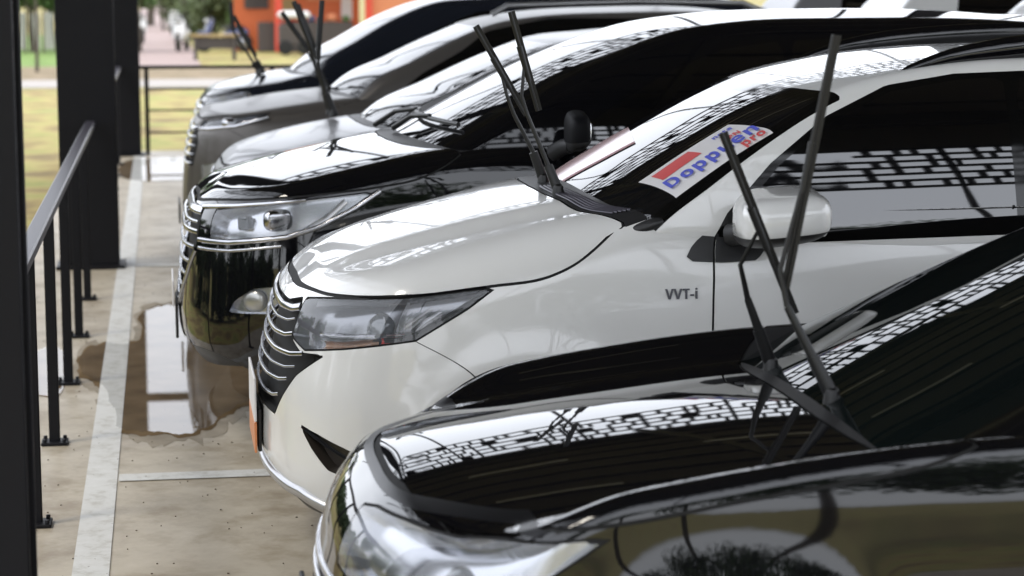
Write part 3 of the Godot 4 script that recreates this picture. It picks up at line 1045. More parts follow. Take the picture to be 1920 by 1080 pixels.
func materials() -> void:
	M.white = mat(0.72, 0.715, 0.69, 0.25, 0.0, 1.0)
	M.black = mat(0.004, 0.004, 0.005, 0.03, 0.0, 0.35)
	M.plastic = mat(0.018, 0.018, 0.019, 0.45)
	M.gap = mat(0.006, 0.006, 0.006, 0.8)
	M.frit = mat(0.004, 0.004, 0.004, 0.06)
	M.glass = mat(0.006, 0.006, 0.007, 0.015)
	M.glass.metallic_specular = 0.7
	M.tint = mat(0.003, 0.003, 0.0035, 0.02, 0.0, 1.0)
	M.tint.metallic_specular = 0.85
	M.clear = StandardMaterial3D.new()
	M.clear.albedo_color = Color(0.95, 0.97, 1, 0.06)
	M.clear.transparency = BaseMaterial3D.TRANSPARENCY_ALPHA
	M.clear.roughness = 0.02
	M.chrome = mat(0.47, 0.47, 0.49, 0.16, 1.0)
	M.amber = mat(0.35, 0.20, 0.12, 0.3, 0.3)
	M.badge = mat(0.10, 0.10, 0.11, 0.3, 0.8)
	M.recess = mat(0.035, 0.028, 0.022, 0.35)
	M.seal = mat(0.004, 0.004, 0.005, 0.3)
	M.seal.metallic_specular = 0.3
	M.housing = mat(0.004, 0.004, 0.005, 0.6)
	M.housing.metallic_specular = 0.25
	M.lamp_inner = mat(0.20, 0.205, 0.22, 0.22, 0.85)
	M.chrome_dark = mat(0.42, 0.43, 0.46, 0.2, 1.0)
	M.silver_trim = mat(0.5, 0.5, 0.51, 0.3, 0.9)
	M.alloy = mat(0.3, 0.3, 0.31, 0.35, 0.9)
	M.steel = mat(0.2, 0.2, 0.2, 0.5, 0.9)
	M.rubber = mat(0.012, 0.012, 0.012, 0.85)
	M.mirror = mat(0.8, 0.8, 0.8, 0.02, 1.0)
	M.lens = mat(0.08, 0.09, 0.10, 0.03, 0.3, 1.0)
	M.silver = mat(0.33, 0.33, 0.34, 0.3, 0.5, 0.2)
	M.bronze = mat(0.085, 0.077, 0.07, 0.34, 0.3, 0.12)
	M.night = mat(0.012, 0.014, 0.02, 0.12, 0.0, 0.0)
	M.fog_lens = mat(0.42, 0.42, 0.40, 0.2, 0.6)
	M.glass_near = mat(0.004, 0.006, 0.006, 0.015)
	M.wiper = mat(0.006, 0.006, 0.006, 0.4)
	M.red = mat(0.5, 0.03, 0.02, 0.3)
	M.plate_black = mat(0.01, 0.01, 0.01, 0.5)
	M.steel_black = mat(0.0075, 0.0075, 0.0095, 0.55)
	M.steel_black.metallic_specular = 0.3
	M.steel_black.roughness_texture = noise_tex(31, 0.02, [[0.0, 0.5, 0.5, 0.5], [1.0, 1, 1, 1]], 5, 256)
	tri(M.steel_black, 1.3)
	M.concrete = mat(1, 1, 1, 0.6)
	M.concrete.albedo_texture = noise_tex(3, 0.006, [[0.0, 0.33, 0.28, 0.21], [0.35, 0.41, 0.355, 0.275], [0.55, 0.47, 0.415, 0.325], [0.75, 0.50, 0.445, 0.355], [1.0, 0.57, 0.52, 0.43]], 9, 1024, 0.8)
	tri(M.concrete, 0.21)
	M.concrete.detail_enabled = true
	M.concrete.detail_blend_mode = BaseMaterial3D.BLEND_MODE_MUL
	M.concrete.detail_albedo = noise_tex(8, 0.012, [[0.0, 0.62, 0.57, 0.50], [0.33, 0.84, 0.82, 0.78], [0.5, 0.97, 0.97, 0.96], [1.0, 1, 1, 1]], 7, 1024, 0.62)
	M.concrete.detail_uv_layer = BaseMaterial3D.DETAIL_UV_1
	M.concrete.roughness_texture = noise_tex(5, 0.01, [[0.0, 0.5, 0.5, 0.5], [1.0, 1, 1, 1]], 4, 512)
	M.wet = mat(1, 1, 1, 0.9)
	M.wet.metallic_specular = 0.15
	M.wet.albedo_texture = noise_tex(9, 0.01, [[0.0, 0.09, 0.058, 0.027], [0.5, 0.135, 0.09, 0.045], [1.0, 0.18, 0.125, 0.07]], 6, 512)
	tri(M.wet, 0.5)
	M.damp = mat(1, 1, 1, 0.8)
	M.damp.albedo_texture = noise_tex(10, 0.012, [[0.0, 0.20, 0.165, 0.12], [0.5, 0.27, 0.23, 0.17], [1.0, 0.36, 0.31, 0.24]], 6, 512, 0.65)
	tri(M.damp, 0.5)
	M.water = StandardMaterial3D.new()
	M.water.albedo_color = Color(0.8, 0.85, 0.9, 0.02)
	M.water.transparency = BaseMaterial3D.TRANSPARENCY_ALPHA
	M.water.roughness = 0.0
	M.water.metallic_specular = 0.40
	M.line_paint = mat(1, 1, 1, 0.55)
	M.line_paint.albedo_texture = noise_tex(12, 0.012, [[0.0, 0.44, 0.42, 0.37], [0.3, 0.54, 0.53, 0.49], [0.45, 0.60, 0.595, 0.56], [1.0, 0.66, 0.655, 0.63]], 7, 1024, 0.7)
	tri(M.line_paint, 0.7)
	M.grit = mat(0.15, 0.12, 0.085, 0.9)
	M.dry_grass = mat(1, 1, 1, 0.95)
	M.dry_grass.albedo_texture = noise_tex(21, 0.008, [[0.0, 0.13, 0.095, 0.04], [0.35, 0.26, 0.195, 0.07], [0.5, 0.345, 0.285, 0.10], [0.62, 0.32, 0.285, 0.088], [0.8, 0.22, 0.235, 0.06], [1.0, 0.39, 0.32, 0.16]], 6, 1024)
	tri(M.dry_grass, 0.09)
	M.green_grass = mat(1, 1, 1, 0.95)
	M.green_grass.albedo_texture = noise_tex(22, 0.02, [[0.0, 0.09, 0.15, 0.03], [0.5, 0.15, 0.24, 0.05], [1.0, 0.24, 0.30, 0.09]], 5, 512)
	tri(M.green_grass, 0.12)
	M.dirt = mat(1, 1, 1, 0.95)
	M.dirt.albedo_texture = noise_tex(23, 0.02, [[0.0, 0.13, 0.10, 0.05], [0.5, 0.21, 0.16, 0.09], [1.0, 0.30, 0.22, 0.15]], 5, 512)
	tri(M.dirt, 0.15)
	M.pale_road = mat(0.34, 0.31, 0.285, 0.9)
	M.path = mat(0.31, 0.235, 0.215, 0.9)
	M.roof = mat(0.034, 0.029, 0.024, 0.7)
	M.roof_beam = mat(0.014, 0.013, 0.012, 0.6)
	M.steel_satin = mat(0.06, 0.055, 0.07, 0.38, 0.3)
	M.board_white = mat(0.72, 0.70, 0.69, 0.35)
	M.board_orange = mat(0.62, 0.24, 0.10, 0.4)
	M.ink_blue = mat(0.10, 0.12, 0.55, 0.4)
	M.ink_red = mat(0.62, 0.10, 0.10, 0.4)
	M.ink_dark_red = mat(0.22, 0.012, 0.02, 0.4)
	M.sheet_pink = mat(0.72, 0.50, 0.50, 0.12)
	M.pale = mat(0.6, 0.6, 0.58, 0.5)
	M.pale_wall = mat(0.5, 0.49, 0.47, 0.8)
	M.bark = mat(0.08, 0.065, 0.05, 0.9)
	M.leaf = mat(0.075, 0.14, 0.035, 0.6)
	M.leaf_grey = mat(0.10, 0.13, 0.055, 0.6)
	M.leaf_dark = mat(0.045, 0.085, 0.025, 0.6)
	for q in [M.leaf, M.leaf_grey, M.leaf_dark]:
		q.backlight_enabled = true
		q.backlight = q.albedo_color * 0.6
	M.orange = mat(0.55, 0.13, 0.04, 0.7)
	M.orange_pale = mat(0.60, 0.22, 0.10, 0.7)
	M.red_paint = mat(0.55, 0.06, 0.03, 0.6)
	M.dark_wood = mat(0.06, 0.05, 0.045, 0.7)
	M.yellow_wood = mat(0.30, 0.21, 0.08, 0.6)
	M.blue = mat(0.03, 0.04, 0.12, 0.3, 0.0, 1.0)

func near_car() -> void:
	var o := thing("parked_car", "glossy black hatchback nearest the camera, its bonnet mirroring the lattice and the sky", "car", Vector3(0.33, 0, -4.88), "cars parked in a row under the canopy")
	var c := Car.new()
	c.length = 4.1
	c.wid = 0.83
	c.outline([[0, 0], [0.01, 0.2], [0.045, 0.4], [0.11, 0.57], [0.21, 0.69], [0.36, 0.77], [0.6, 0.82], [0.9, 0.835], [1.7, 0.84], [3.1, 0.83], [3.7, 0.78], [4.0, 0.65], [4.08, 0.4], [4.1, 0]])
	c.front = Lut.new([[0.15, 0.1], [0.24, 0.03], [0.34, 0.0], [0.5, 0.0], [0.6, 0.02], [0.68, 0.045], [0.74, 0.09], [0.8, 0.16], [0.9, 0.3], [1.1, 0.4]])
	c.side = Lut.new([[0.18, 0.06], [0.3, 0.02], [0.5, 0.0], [0.65, 0.005], [0.8, 0.02], [0.88, 0.03], [0.95, 0.045], [1.0, 0.06], [1.1, 0.1]])
	c.rear = Lut.new([[0.2, 0.08], [0.4, 0.0], [0.7, 0.02], [1.0, 0.06], [1.2, 0.1]])
	c.hc = Lut.new([[0, 0.72], [0.05, 0.755], [0.12, 0.79], [0.25, 0.825], [0.5, 0.868], [0.8, 0.905], [1.05, 0.93], [1.3, 0.945], [1.7, 0.95], [3.0, 0.98], [4.1, 0.9]])
	c.crown = Lut.new([[0, 0.03], [0.4, 0.02], [1.0, 0.0], [4.1, 0.01]])
	c.bump = func(x: float, z: float) -> float:
		var f: float = smoothstep(0.18, 0.6, x) * (1.0 - smoothstep(1.5, 2.0, x))
		var g := -0.05 * pow(minf(z, 0.62) / 0.62, 2.0)
		if z > 0.62: g += smoothstep(0.60, 0.775, z) * 0.072 * f - (1.0 - f) * 0.03 * (z - 0.62) / 0.15
		return g
	c.rad = Lut.new([[0, 0.03], [0.2, 0.05], [0.6, 0.045], [1.4, 0.035], [4.1, 0.04]])
	c.low = Lut.new([[0, 0.18], [0.4, 0.2], [1.4, 0.2], [3.0, 0.2], [4.1, 0.3]])
	c.flare = [[0.80, 0.31, 0.35, 0.015], [3.3, 0.31, 0.35, 0.015]]
	c.gt = Lut.new([[1.06, 0.885], [1.2, 0.957], [1.4, 1.05], [1.7, 1.18], [2.0, 1.30], [2.25, 1.39], [2.5, 1.445], [2.8, 1.475], [3.3, 1.45], [3.7, 1.34], [3.95, 1.1], [4.05, 0.93]])
	c.gw = Lut.new([[1.06, 0.74], [1.3, 0.765], [1.8, 0.78], [3.0, 0.77], [3.7, 0.72], [4.05, 0.62]])
	c.gy = Lut.new([[1.06, 0.88], [1.4, 0.92], [2.2, 0.94], [3.5, 0.98], [4.05, 0.93]])
	c.gcr = Lut.new([[1.06, 0.0], [1.9, 0.015], [2.4, 0.04], [4.1, 0.04]])
	c.tum = 0.32
	c.tum2 = 0.3
	c.px = 0.17
	var f := func(a: Array) -> PackedVector2Array: return V2(a.map(func(q): return [c.u_at_x(q[0]), q[1]]))
	var k := {
		"car": c, "paint": M.black, "step": 0.018, "rows": 36, "fine_to": 2.2, "top_rows": 40, "glass": M.glass_near,
		"axle": 0.80, "axle_rear": 3.3, "wheel_y": 0.31, "wheel_r": 0.30, "arch": 0.355,
		"lamp": V2([[0.22, 0.615], [0.23, 0.742], [0.35, 0.758], [0.55, 0.765], [0.75, 0.765], [0.95, 0.785], [1.1, 0.80], [0.95, 0.70], [0.75, 0.63], [0.5, 0.60]]), "lip": Lut.new([[0, 0.787], [0.1, 0.787], [0.16, 0.792], [0.25, 0.798], [0.4, 0.805], [0.55, 0.82]]),
		"grille": V2([[-0.2, 0.56], [0.4, 0.57], [0.5, 0.56], [0.42, 0.50], [-0.2, 0.485]]),
		"fog": V2([[0.48, 0.42], [0.72, 0.44], [0.78, 0.36], [0.66, 0.32], [0.5, 0.33]]),
		"lower": Lut.new([[0, 0.28], [0.5, 0.28], [0.8, 0.2], [1.0, 0.1]]),
		"hood": Lut.new([[0, 0.79], [0.1, 0.79], [0.16, 0.795], [0.25, 0.80], [0.4, 0.808], [0.55, 0.825], [0.8, 0.866], [1.05, 0.90], [1.2, 0.925], [1.32, 0.965], [1.42, 1.02]]),
		"cowl": Lut.new([[0, 1.115], [0.3, 1.125], [0.5, 1.16], [0.66, 1.22], [0.74, 1.29], [0.85, 1.35]]),
		"bumper": Lut.new([[0.1, 0.52], [0.5, 0.52], [0.62, 0.48], [0.68, 0.38], [0.8, 0.2], [1.0, 0.1]]),
		"door": Lut.new([[0.2, 1.42], [0.8, 1.45], [1.1, 1.52]]), "door2": 2.4, "door3": 3.2,
		"glass_top": 2.05, "pillar": 0.05, "frit": 0.04,
		"dlo": [V2([[1.6, 0.97], [1.8, 1.11], [2.0, 1.235], [2.3, 1.33], [2.42, 1.345], [2.42, 0.975]]), V2([[2.46, 1.345], [2.46, 0.98], [3.15, 1.0], [3.15, 1.33], [2.8, 1.36]]), V2([[3.19, 1.3], [3.19, 1.02], [3.6, 1.05], [3.4, 1.23]])],
	}
	var g := make_car(o, k)
	trace("near", g, c, o)
	whole("grille", g.grille.push(-0.03).add(skirt(g.grille, 0.03)), M.gap, o)
	whole("grille_bar", ribbon(c, [[0, 0.527], [0.43, 0.53]], 0.012, 0.004), M.chrome, o)
	whole("grille_rim", ribbon(c, [[0, 0.568], [0.4, 0.577], [0.5, 0.572]], 0.008, 0.005), M.chrome, o)
	var lens := Shell.new()
	lathe(lens, [Vector2(0, 0.02), Vector2(0.035, 0.014), Vector2(0.05, 0), Vector2(0.062, -0.004), Vector2(0.064, -0.03)], 28, Transform3D(Basis(Vector3.FORWARD, -1.2) * Basis(Vector3.RIGHT, 0.5), c.surf(c.u_at_x(0.2), 0.66) - c.norm(c.u_at_x(0.2), 0.66) * 0.042))
	lamp_unit(o, g.lamp, 0.045, [["projector_lens", lens, M.lens]])
	both("fog_lamp_recess", g.fog.push(-0.04).add(skirt(g.fog, 0.04)), M.plastic, o)
	whole("lower_grille", g.lower.push(-0.02), M.plastic, o)
	side_mirror(o, Vector3(1.76, 1.0, 0.97), Vector3(0.115, 0.075, 0.125), M.black, Vector3(1.68, 0.94, 0.79), [1.0])
	put("front_plate", mesh_of(bx(Shell.new(), Vector3(-0.02, 0.42, 0), Vector3(0.012, 0.13, 0.40), Basis(), 0.003)), M.plate_black, o)
	for wp in NEAR_WIPERS: wiper(o, wp[0], wp[1], wp[2], wp[3], M.wiper, 0.85)

func innova() -> void:
	var o := thing("parked_car", "glossy black people carrier with chrome headlight strips beside the white SUV", "car", Vector3(0.05, 0, -9.3), "cars parked in a row under the canopy")
	var c := Car.new()
	c.length = 4.73
	c.wid = 0.885
	c.outline([[0, 0], [0.006, 0.25], [0.03, 0.45], [0.075, 0.6], [0.14, 0.72], [0.26, 0.81], [0.5, 0.865], [0.9, 0.885], [1.6, 0.89], [3.6, 0.885], [4.3, 0.85], [4.62, 0.74], [4.72, 0.45], [4.73, 0]])
	c.front = Lut.new([[0.3, 0.12], [0.36, 0.05], [0.44, 0.01], [0.52, 0.0], [0.68, 0.01], [0.85, 0.025], [0.95, 0.045], [1.0, 0.08], [1.05, 0.14], [1.1, 0.22], [1.3, 0.4]])
	c.side = Lut.new([[0.18, 0.07], [0.3, 0.025], [0.5, 0.0], [0.72, 0.0], [0.9, 0.012], [1.0, 0.02], [1.08, 0.03], [1.18, 0.05], [1.26, 0.085], [1.4, 0.13]])
	c.rear = Lut.new([[0.2, 0.08], [0.4, 0.0], [0.7, 0.02], [1.0, 0.06], [1.2, 0.1]])
	c.hc = Lut.new([[0, 0.99], [0.05, 1.02], [0.12, 1.06], [0.25, 1.105], [0.45, 1.16], [0.7, 1.215], [0.95, 1.26], [1.2, 1.285], [1.6, 1.28], [3.5, 1.28], [4.73, 1.2]])
	c.crown = Lut.new([[0, 0.03], [0.3, 0.06], [0.7, 0.065], [1.0, 0.05], [1.3, 0.035], [2.0, 0.02], [4.73, 0.02]])
	c.rad = Lut.new([[0, 0.03], [0.2, 0.045], [0.5, 0.07], [1.1, 0.07], [1.5, 0.04], [4.73, 0.05]])
	c.low = Lut.new([[0, 0.33], [0.25, 0.37], [0.45, 0.36], [0.9, 0.26], [1.4, 0.24], [4.0, 0.24], [4.73, 0.3]])
	c.flare = [[0.88, 0.34, 0.38, 0.015], [3.63, 0.34, 0.38, 0.015]]
	c.gt = Lut.new([[0.86, 1.2], [1.0, 1.28], [1.3, 1.445], [1.57, 1.58], [1.8, 1.67], [2.0, 1.73], [2.3, 1.775], [2.8, 1.795], [3.6, 1.775], [4.2, 1.7], [4.5, 1.5], [4.68, 1.22]])
	c.gw = Lut.new([[0.86, 0.78], [1.2, 0.80], [1.8, 0.825], [3.6, 0.81], [4.3, 0.77], [4.68, 0.68]])
	c.gy = Lut.new([[0.86, 1.17], [1.4, 1.2], [2.4, 1.21], [4.0, 1.24], [4.68, 1.2]])
	c.gcr = Lut.new([[0.86, 0.0], [1.8, 0.015], [2.3, 0.04], [4.7, 0.04]])
	c.tum = 0.25
	c.tum2 = 0.25
	c.grad = 0.05
	c.px = 0.15
	var f := func(a: Array) -> PackedVector2Array: return V2(a.map(func(q): return [c.u_at_x(q[0]), q[1]]))
	var k := {
		"car": c, "paint": M.black, "step": 0.024, "rows": 40, "fine_to": 1.8, "top_rows": 26,
		"axle": 0.88, "axle_rear": 3.63, "wheel_y": 0.34, "wheel_r": 0.325, "arch": 0.385,
		"lamp": f.call([[0.11, 0.885], [0.115, 1.0], [0.3, 1.03], [0.55, 1.06], [0.78, 1.085], [0.68, 1.02], [0.55, 0.955], [0.42, 0.915], [0.2, 0.89]]),
		"grille": V2([[-0.2, 1.0], [0.45, 1.0], [0.585, 0.99], [0.585, 0.90], [0.56, 0.84], [0.42, 0.70], [0.2, 0.56], [-0.2, 0.56]]),
		"fog": V2([[0.82, 0.60], [0.85, 0.65], [0.93, 0.70], [1.08, 0.715], [1.1, 0.60]]),
		"lower": Lut.new([[0, 0.43], [0.5, 0.43], [0.8, 0.41], [1.0, 0.3], [1.2, 0.1]]),
		"hood": Lut.new([[0, 0.995], [0.06, 1.005], [0.14, 1.03], [0.3, 1.05], [0.55, 1.076], [0.78, 1.1], [1.0, 1.15], [1.15, 1.24], [1.25, 1.32]]),
		"cowl": Lut.new([[0, 0.88], [0.3, 0.90], [0.55, 0.96], [0.7, 1.04], [0.78, 1.12], [0.9, 1.17]]),
		"bumper": Lut.new([[0.1, 0.55], [0.7, 0.55], [0.9, 0.45], [1.0, 0.2], [1.1, 0.1]]),
		"door": Lut.new([[0.2, 1.42], [1.0, 1.42], [1.3, 1.5]]), "door2": 2.5, "door3": 3.5,
		"glass_top": 1.82, "pillar": 0.05, "frit": 0.03,
		"dlo": [V2([[1.5, 1.235], [1.75, 1.4], [2.0, 1.545], [2.25, 1.64], [2.5, 1.67], [2.5, 1.235]]), V2([[2.54, 1.67], [2.54, 1.24], [3.5, 1.26], [3.5, 1.66], [3.0, 1.69]]), V2([[3.54, 1.66], [3.54, 1.27], [4.25, 1.3], [4.1, 1.58]])],
	}
	var g := make_car(o, k)
	trace("innova", g, c, o)
	whole("grille", g.grille.push(-0.035).add(skirt(g.grille, 0.035)), M.gap, o)
	for q in [[0.98, 0.57, 0.016, "chrome"], [0.935, 0.565, 0.007, "dark"], [0.895, 0.575, 0.011, "chrome"], [0.83, 0.54, 0.008, "dark"], [0.765, 0.47, 0.007, "dark"], [0.705, 0.40, 0.006, "dark"], [0.645, 0.31, 0.006, "dark"], [0.59, 0.22, 0.007, "dark"]]:
		var s := Shell.new()
		ribbon(c, [[-0.01, q[0]], [q[1] * 0.5, q[0] + 0.001], [q[1], q[0] + 0.006]], q[2], 0.004, s, true)
		put("grille_slat", mesh_of(s), M.chrome if q[3] == "chrome" else M.chrome_dark, o)
	both("headlight_strip", ribbon(c, [[0.60, 0.873], [c.u_at_x(0.2), 0.88], [c.u_at_x(0.42), 0.906], [c.u_at_x(0.56), 0.95], [c.u_at_x(0.70), 1.02], [c.u_at_x(0.80), 1.085]], 0.011, 0.008), M.chrome, o)
	both("headlight_top_strip", ribbon(c, [[0.56, 1.0], [c.u_at_x(0.2), 1.022], [c.u_at_x(0.5), 1.055]], 0.008, 0.006), M.chrome, o)
	both("bumper_strip", ribbon(c, [[0.60, 0.84], [c.u_at_x(0.2), 0.847], [c.u_at_x(0.40), 0.872]], 0.007, 0.006), M.chrome, o)
	both("grille_vee", ribbon(c, [[0.56, 0.83], [0.42, 0.70], [0.2, 0.56], [0.0, 0.555]], 0.011, 0.006), M.chrome_dark, o)
	var l1 := Shell.new()
	bx(l1, c.surf(c.u_at_x(0.24), 0.965) - c.norm(c.u_at_x(0.24), 0.965) * 0.03, Vector3(0.05, 0.055, 0.05), Basis(Vector3.UP, 0.9), 0.008)
	var l2 := Shell.new()
	blob(l2, c.surf(c.u_at_x(0.38), 0.975) - c.norm(c.u_at_x(0.38), 0.975) * 0.028, Vector3(0.06, 0.045, 0.03), Basis(Vector3.UP, 0.3), 0.7)
	var l3 := ribbon(c, [[c.u_at_x(0.50), 0.935], [c.u_at_x(0.58), 0.98], [c.u_at_x(0.66), 1.05]], 0.012, -0.01)
	lamp_unit(o, g.lamp, 0.05, [["projector_lens", l1, M.lens], ["reflector_bowl", l2, M.chrome], ["light_strip", l3, M.silver_trim]])
	both("fog_lamp", g.fog.push(-0.03).add(skirt(g.fog, 0.03)), M.chrome_dark, o)
	var fl := Shell.new()
	var fp := c.surf(0.93, 0.65) - c.norm(0.93, 0.65) * 0.02
	blob(fl, fp, Vector3(0.05, 0.045, 0.022), Basis(Vector3.UP, -0.5), 0.9, 20, 12)
	both("fog_lens", fl, M.fog_lens, o)
	both("fog_cover", g.fog.push(-0.004), M.clear, o)
	whole("lower_grille", g.lower.push(-0.02), M.plastic, o)
	side_mirror(o, Vector3(1.57, 1.325, 1.0), Vector3(0.045, 0.078, 0.105), M.housing, Vector3(1.5, 1.23, 0.85))
	put("front_plate", mesh_of(bx(Shell.new(), Vector3(-0.008, 0.48, 0), Vector3(0.012, 0.145, 0.40), Basis(), 0.003)), M.plate_black, o)
	put("dealer_board", mesh_of(bx(Shell.new(), Vector3(-0.022, 0.60, 0.0), Vector3(0.008, 0.11, 0.42), Basis(), 0.002)), M.board_white, o)
	# wipers at rest on the glass
	for e in [[-0.5, 0.12, 0.93], [0.02, 0.60, 0.96]]:
		var z0: float = e[0]
		var z1: float = e[1]
		var bl := []
		for j in 6:
			var z := lerpf(z0, z1, j / 5.0)
			var x := 1.06 + 0.14 * pow(absf(z) / 0.75, 2.0)
			bl.append(Vector3(x, c.gtop(x, z) + 0.025, z))
		var wr := put("wiper", mesh_of(tube(Shell.new(), bl, 0.012, 0.01, 8)), M.wiper, o)
		var pv := Vector3(e[2] - 0.01, c.top(e[2], z0) + 0.02, z0 - 0.05)
		put("arm", mesh_of(tube(Shell.new(), [pv, pv.lerp(bl[2], 0.5) + Vector3(0, 0.03, 0), bl[2] + Vector3(0, 0.012, 0)], 0.014, 0.009, 8)), M.wiper, wr)

# three further cars of the row share one builder and differ in curves, lamps and paint
func row_car(label: String, at: Vector3, q: Dictionary) -> void:
	var o := thing("parked_car", label, "car", at, q.get("group", "cars parked in a row under the canopy"))
	o.rotation.y = q.get("turn", 0.0)
	var c := Car.new()
	var L: float = q.length
	var w: float = q.width
	var h0: float = q.lip                     # bonnet's front lip
	var h1: float = q.scuttle                 # bonnet at the windscreen
	var rf: float = q.roof
	var bl: float = q.bonnet                  # length of the bonnet
	c.length = L
	c.wid = w
	c.outline([[0, 0], [0.01, w * 0.28], [0.035, w * 0.5], [0.085, w * 0.68], [0.16, w * 0.82], [0.28, w * 0.92], [0.52, w * 0.98], [0.9, w], [1.6, w * 1.005], [L - 1.1, w], [L - 0.45, w * 0.96], [L - 0.1, w * 0.83], [L - 0.01, w * 0.5], [L, 0]])
	c.front = Lut.new([[0.2, 0.12], [0.3, 0.03], [0.45, 0.0], [h0 - 0.35, 0.005], [h0 - 0.15, 0.03], [h0 - 0.05, 0.06], [h0, 0.10], [h0 + 0.07, 0.17], [h0 + 0.4, 0.4]])
	c.side = Lut.new([[0.18, 0.07], [0.3, 0.025], [0.5, 0.0], [0.75, 0.0], [h1 - 0.3, 0.015], [h1 - 0.2, 0.03], [h1 - 0.08, 0.055], [h1, 0.085], [h1 + 0.2, 0.14]])
	c.rear = Lut.new([[0.2, 0.08], [0.4, 0.0], [0.7, 0.02], [1.0, 0.06], [1.2, 0.1]])
	c.hc = Lut.new([[0, h0 - 0.02], [0.05, h0 + 0.01], [0.12, h0 + 0.045], [bl * 0.3, lerpf(h0, h1, 0.45)], [bl * 0.6, lerpf(h0, h1, 0.76)], [bl, h1], [bl + 0.3, h1 + 0.015], [L * 0.7, h1 + 0.01], [L, h1 - 0.1]])
	c.crown = Lut.new([[0, 0.03], [0.3, 0.06], [0.7, 0.065], [bl, 0.05], [bl + 0.4, 0.03], [L, 0.02]])
	c.rad = Lut.new([[0, 0.03], [0.2, 0.05], [0.5, 0.09], [bl, 0.09], [bl + 0.5, 0.04], [L, 0.05]])
	c.low = Lut.new([[0, 0.2], [0.5, 0.23], [1.4, 0.24], [L - 0.7, 0.26], [L, 0.32]])
	c.flare = [[0.8, 0.34, 0.38, 0.015], [L - 0.95, 0.34, 0.38, 0.015]]
	var x0 := bl - 0.08
	var x1: float = q.screen_top
	var s: Array = q.screen
	var gp := [[x0, h1 - 0.07]]
	for e in s: gp.append(e)
	gp.append_array([[x1 + 0.35, rf - 0.035], [x1 + 0.9, rf], [L - 0.9, rf - 0.03], [L - 0.45, rf - 0.13], [L - 0.2, lerpf(h1, rf, 0.5)], [L - 0.04, h1]])
	c.gt = Lut.new(gp)
	c.gw = Lut.new([[x0, w - 0.1], [bl + 0.3, w - 0.075], [bl + 0.9, w - 0.055], [L - 1.0, w - 0.07], [L - 0.4, w - 0.11], [L - 0.04, w - 0.2]])
	c.gy = Lut.new([[x0, h1 - 0.08], [bl + 0.5, h1 - 0.07], [L * 0.55, h1 - 0.05], [L - 0.7, h1 - 0.02], [L - 0.04, h1 - 0.04]])
	c.gcr = Lut.new([[x0, 0.0], [x1, 0.015], [x1 + 0.5, 0.04], [L, 0.04]])
	c.tum = q.get("tumble", 0.25)
	c.px = q.get("bend", 0.14)
	var lamp := []
	for e in q.lamp: lamp.append([c.u_at_x(e[0]), e[1]])
	var dlo := []
	var ym := h1 - 0.04
	var yt := rf - 0.13
	dlo.append(V2([[bl + 0.5, ym], [bl + 0.75, lerpf(ym, yt, 0.38)], [bl + 1.0, lerpf(ym, yt, 0.72)], [bl + 1.3, yt - 0.02], [bl + 1.5, yt], [bl + 1.5, ym]]))
	dlo.append(V2([[bl + 1.54, yt], [bl + 1.54, ym], [L - 1.2, ym + 0.02], [L - 1.2, yt]]))
	dlo.append(V2([[L - 1.16, yt - 0.01], [L - 1.16, ym + 0.03], [L - 0.5, ym + 0.05], [L - 0.65, yt - 0.09]]))
	var k := {
		"car": c, "paint": q.paint, "step": q.get("step", 0.03), "rows": 30, "fine_to": 1.8, "top_rows": 20, "coarse": 0.1,
		"axle": 0.8, "axle_rear": L - 0.95, "wheel_y": 0.34, "wheel_r": 0.32, "arch": 0.385,
		"lamp": V2(lamp), "grille": V2(q.grille),
		"lower": Lut.new([[0, 0.34], [0.5, 0.34], [0.8, 0.3], [1.0, 0.2], [1.2, 0.1]]),
		"hood": Lut.new(q.hood_line),
		"cowl": Lut.new([[0, bl - 0.06], [0.3, bl - 0.05], [0.55, bl], [0.7, bl + 0.08], [0.78, bl + 0.15], [0.9, bl + 0.2]]),
		"bumper": Lut.new([[0.1, 0.5], [h0 - 0.3, 0.5], [h0 - 0.1, 0.38], [h0, 0.2], [h0 + 0.1, 0.1]]),
		"door": Lut.new([[0.2, bl + 0.42], [h1, bl + 0.46], [h1 + 0.2, bl + 0.5]]), "door2": bl + 1.52, "door3": L - 1.18,
		"glass_top": x1, "pillar": 0.05, "frit": 0.03, "dlo": dlo,
	}
	if q.has("roof_paint"): k.roof_paint = q.roof_paint
	if q.has("fog"): k.fog = V2(q.fog)
	if q.get("black_pillars", false):
		k.pillar_black = V2([[bl + 0.2, h1 - 0.1], [bl + 0.5, h1 + 0.12], [bl + 0.75, lerpf(h1, rf, 0.5)], [x1 + 0.1, rf - 0.14], [x1 + 0.5, rf - 0.06], [L - 0.8, rf - 0.07], [L - 0.3, h1]])
	var g := make_car(o, k)
	trace(label, g, c, o)
	whole("grille", g.grille.push(-0.03).add(skirt(g.grille, 0.03)), M.gap, o)
	for e in q.slats:
		var sl := Shell.new()
		ribbon(c, [[-0.01, e[0]], [e[1] * 0.5, e[0] + 0.001], [e[1], e[0] + 0.008]], e[2], 0.004, sl, true)
		put("grille_slat", mesh_of(sl), M.chrome, o)
	var mid := Vector2.ZERO
	for e in lamp: mid += Vector2(e[0], e[1]) / lamp.size()
	var bowl := Shell.new()
	blob(bowl, c.surf(mid.x, mid.y) - c.norm(mid.x, mid.y) * 0.03, Vector3(0.05, 0.035, 0.05), Basis(), 0.8, 16, 10)
	lamp_unit(o, g.lamp, 0.04, [["reflector_bowl", bowl, M.chrome]])
	if g.has("fog"): both("fog_lamp", g.fog.push(-0.01).add(skirt(g.fog, 0.01)), M.fog_lens, o)
	whole("lower_grille", g.lower.push(-0.02), M.plastic, o)
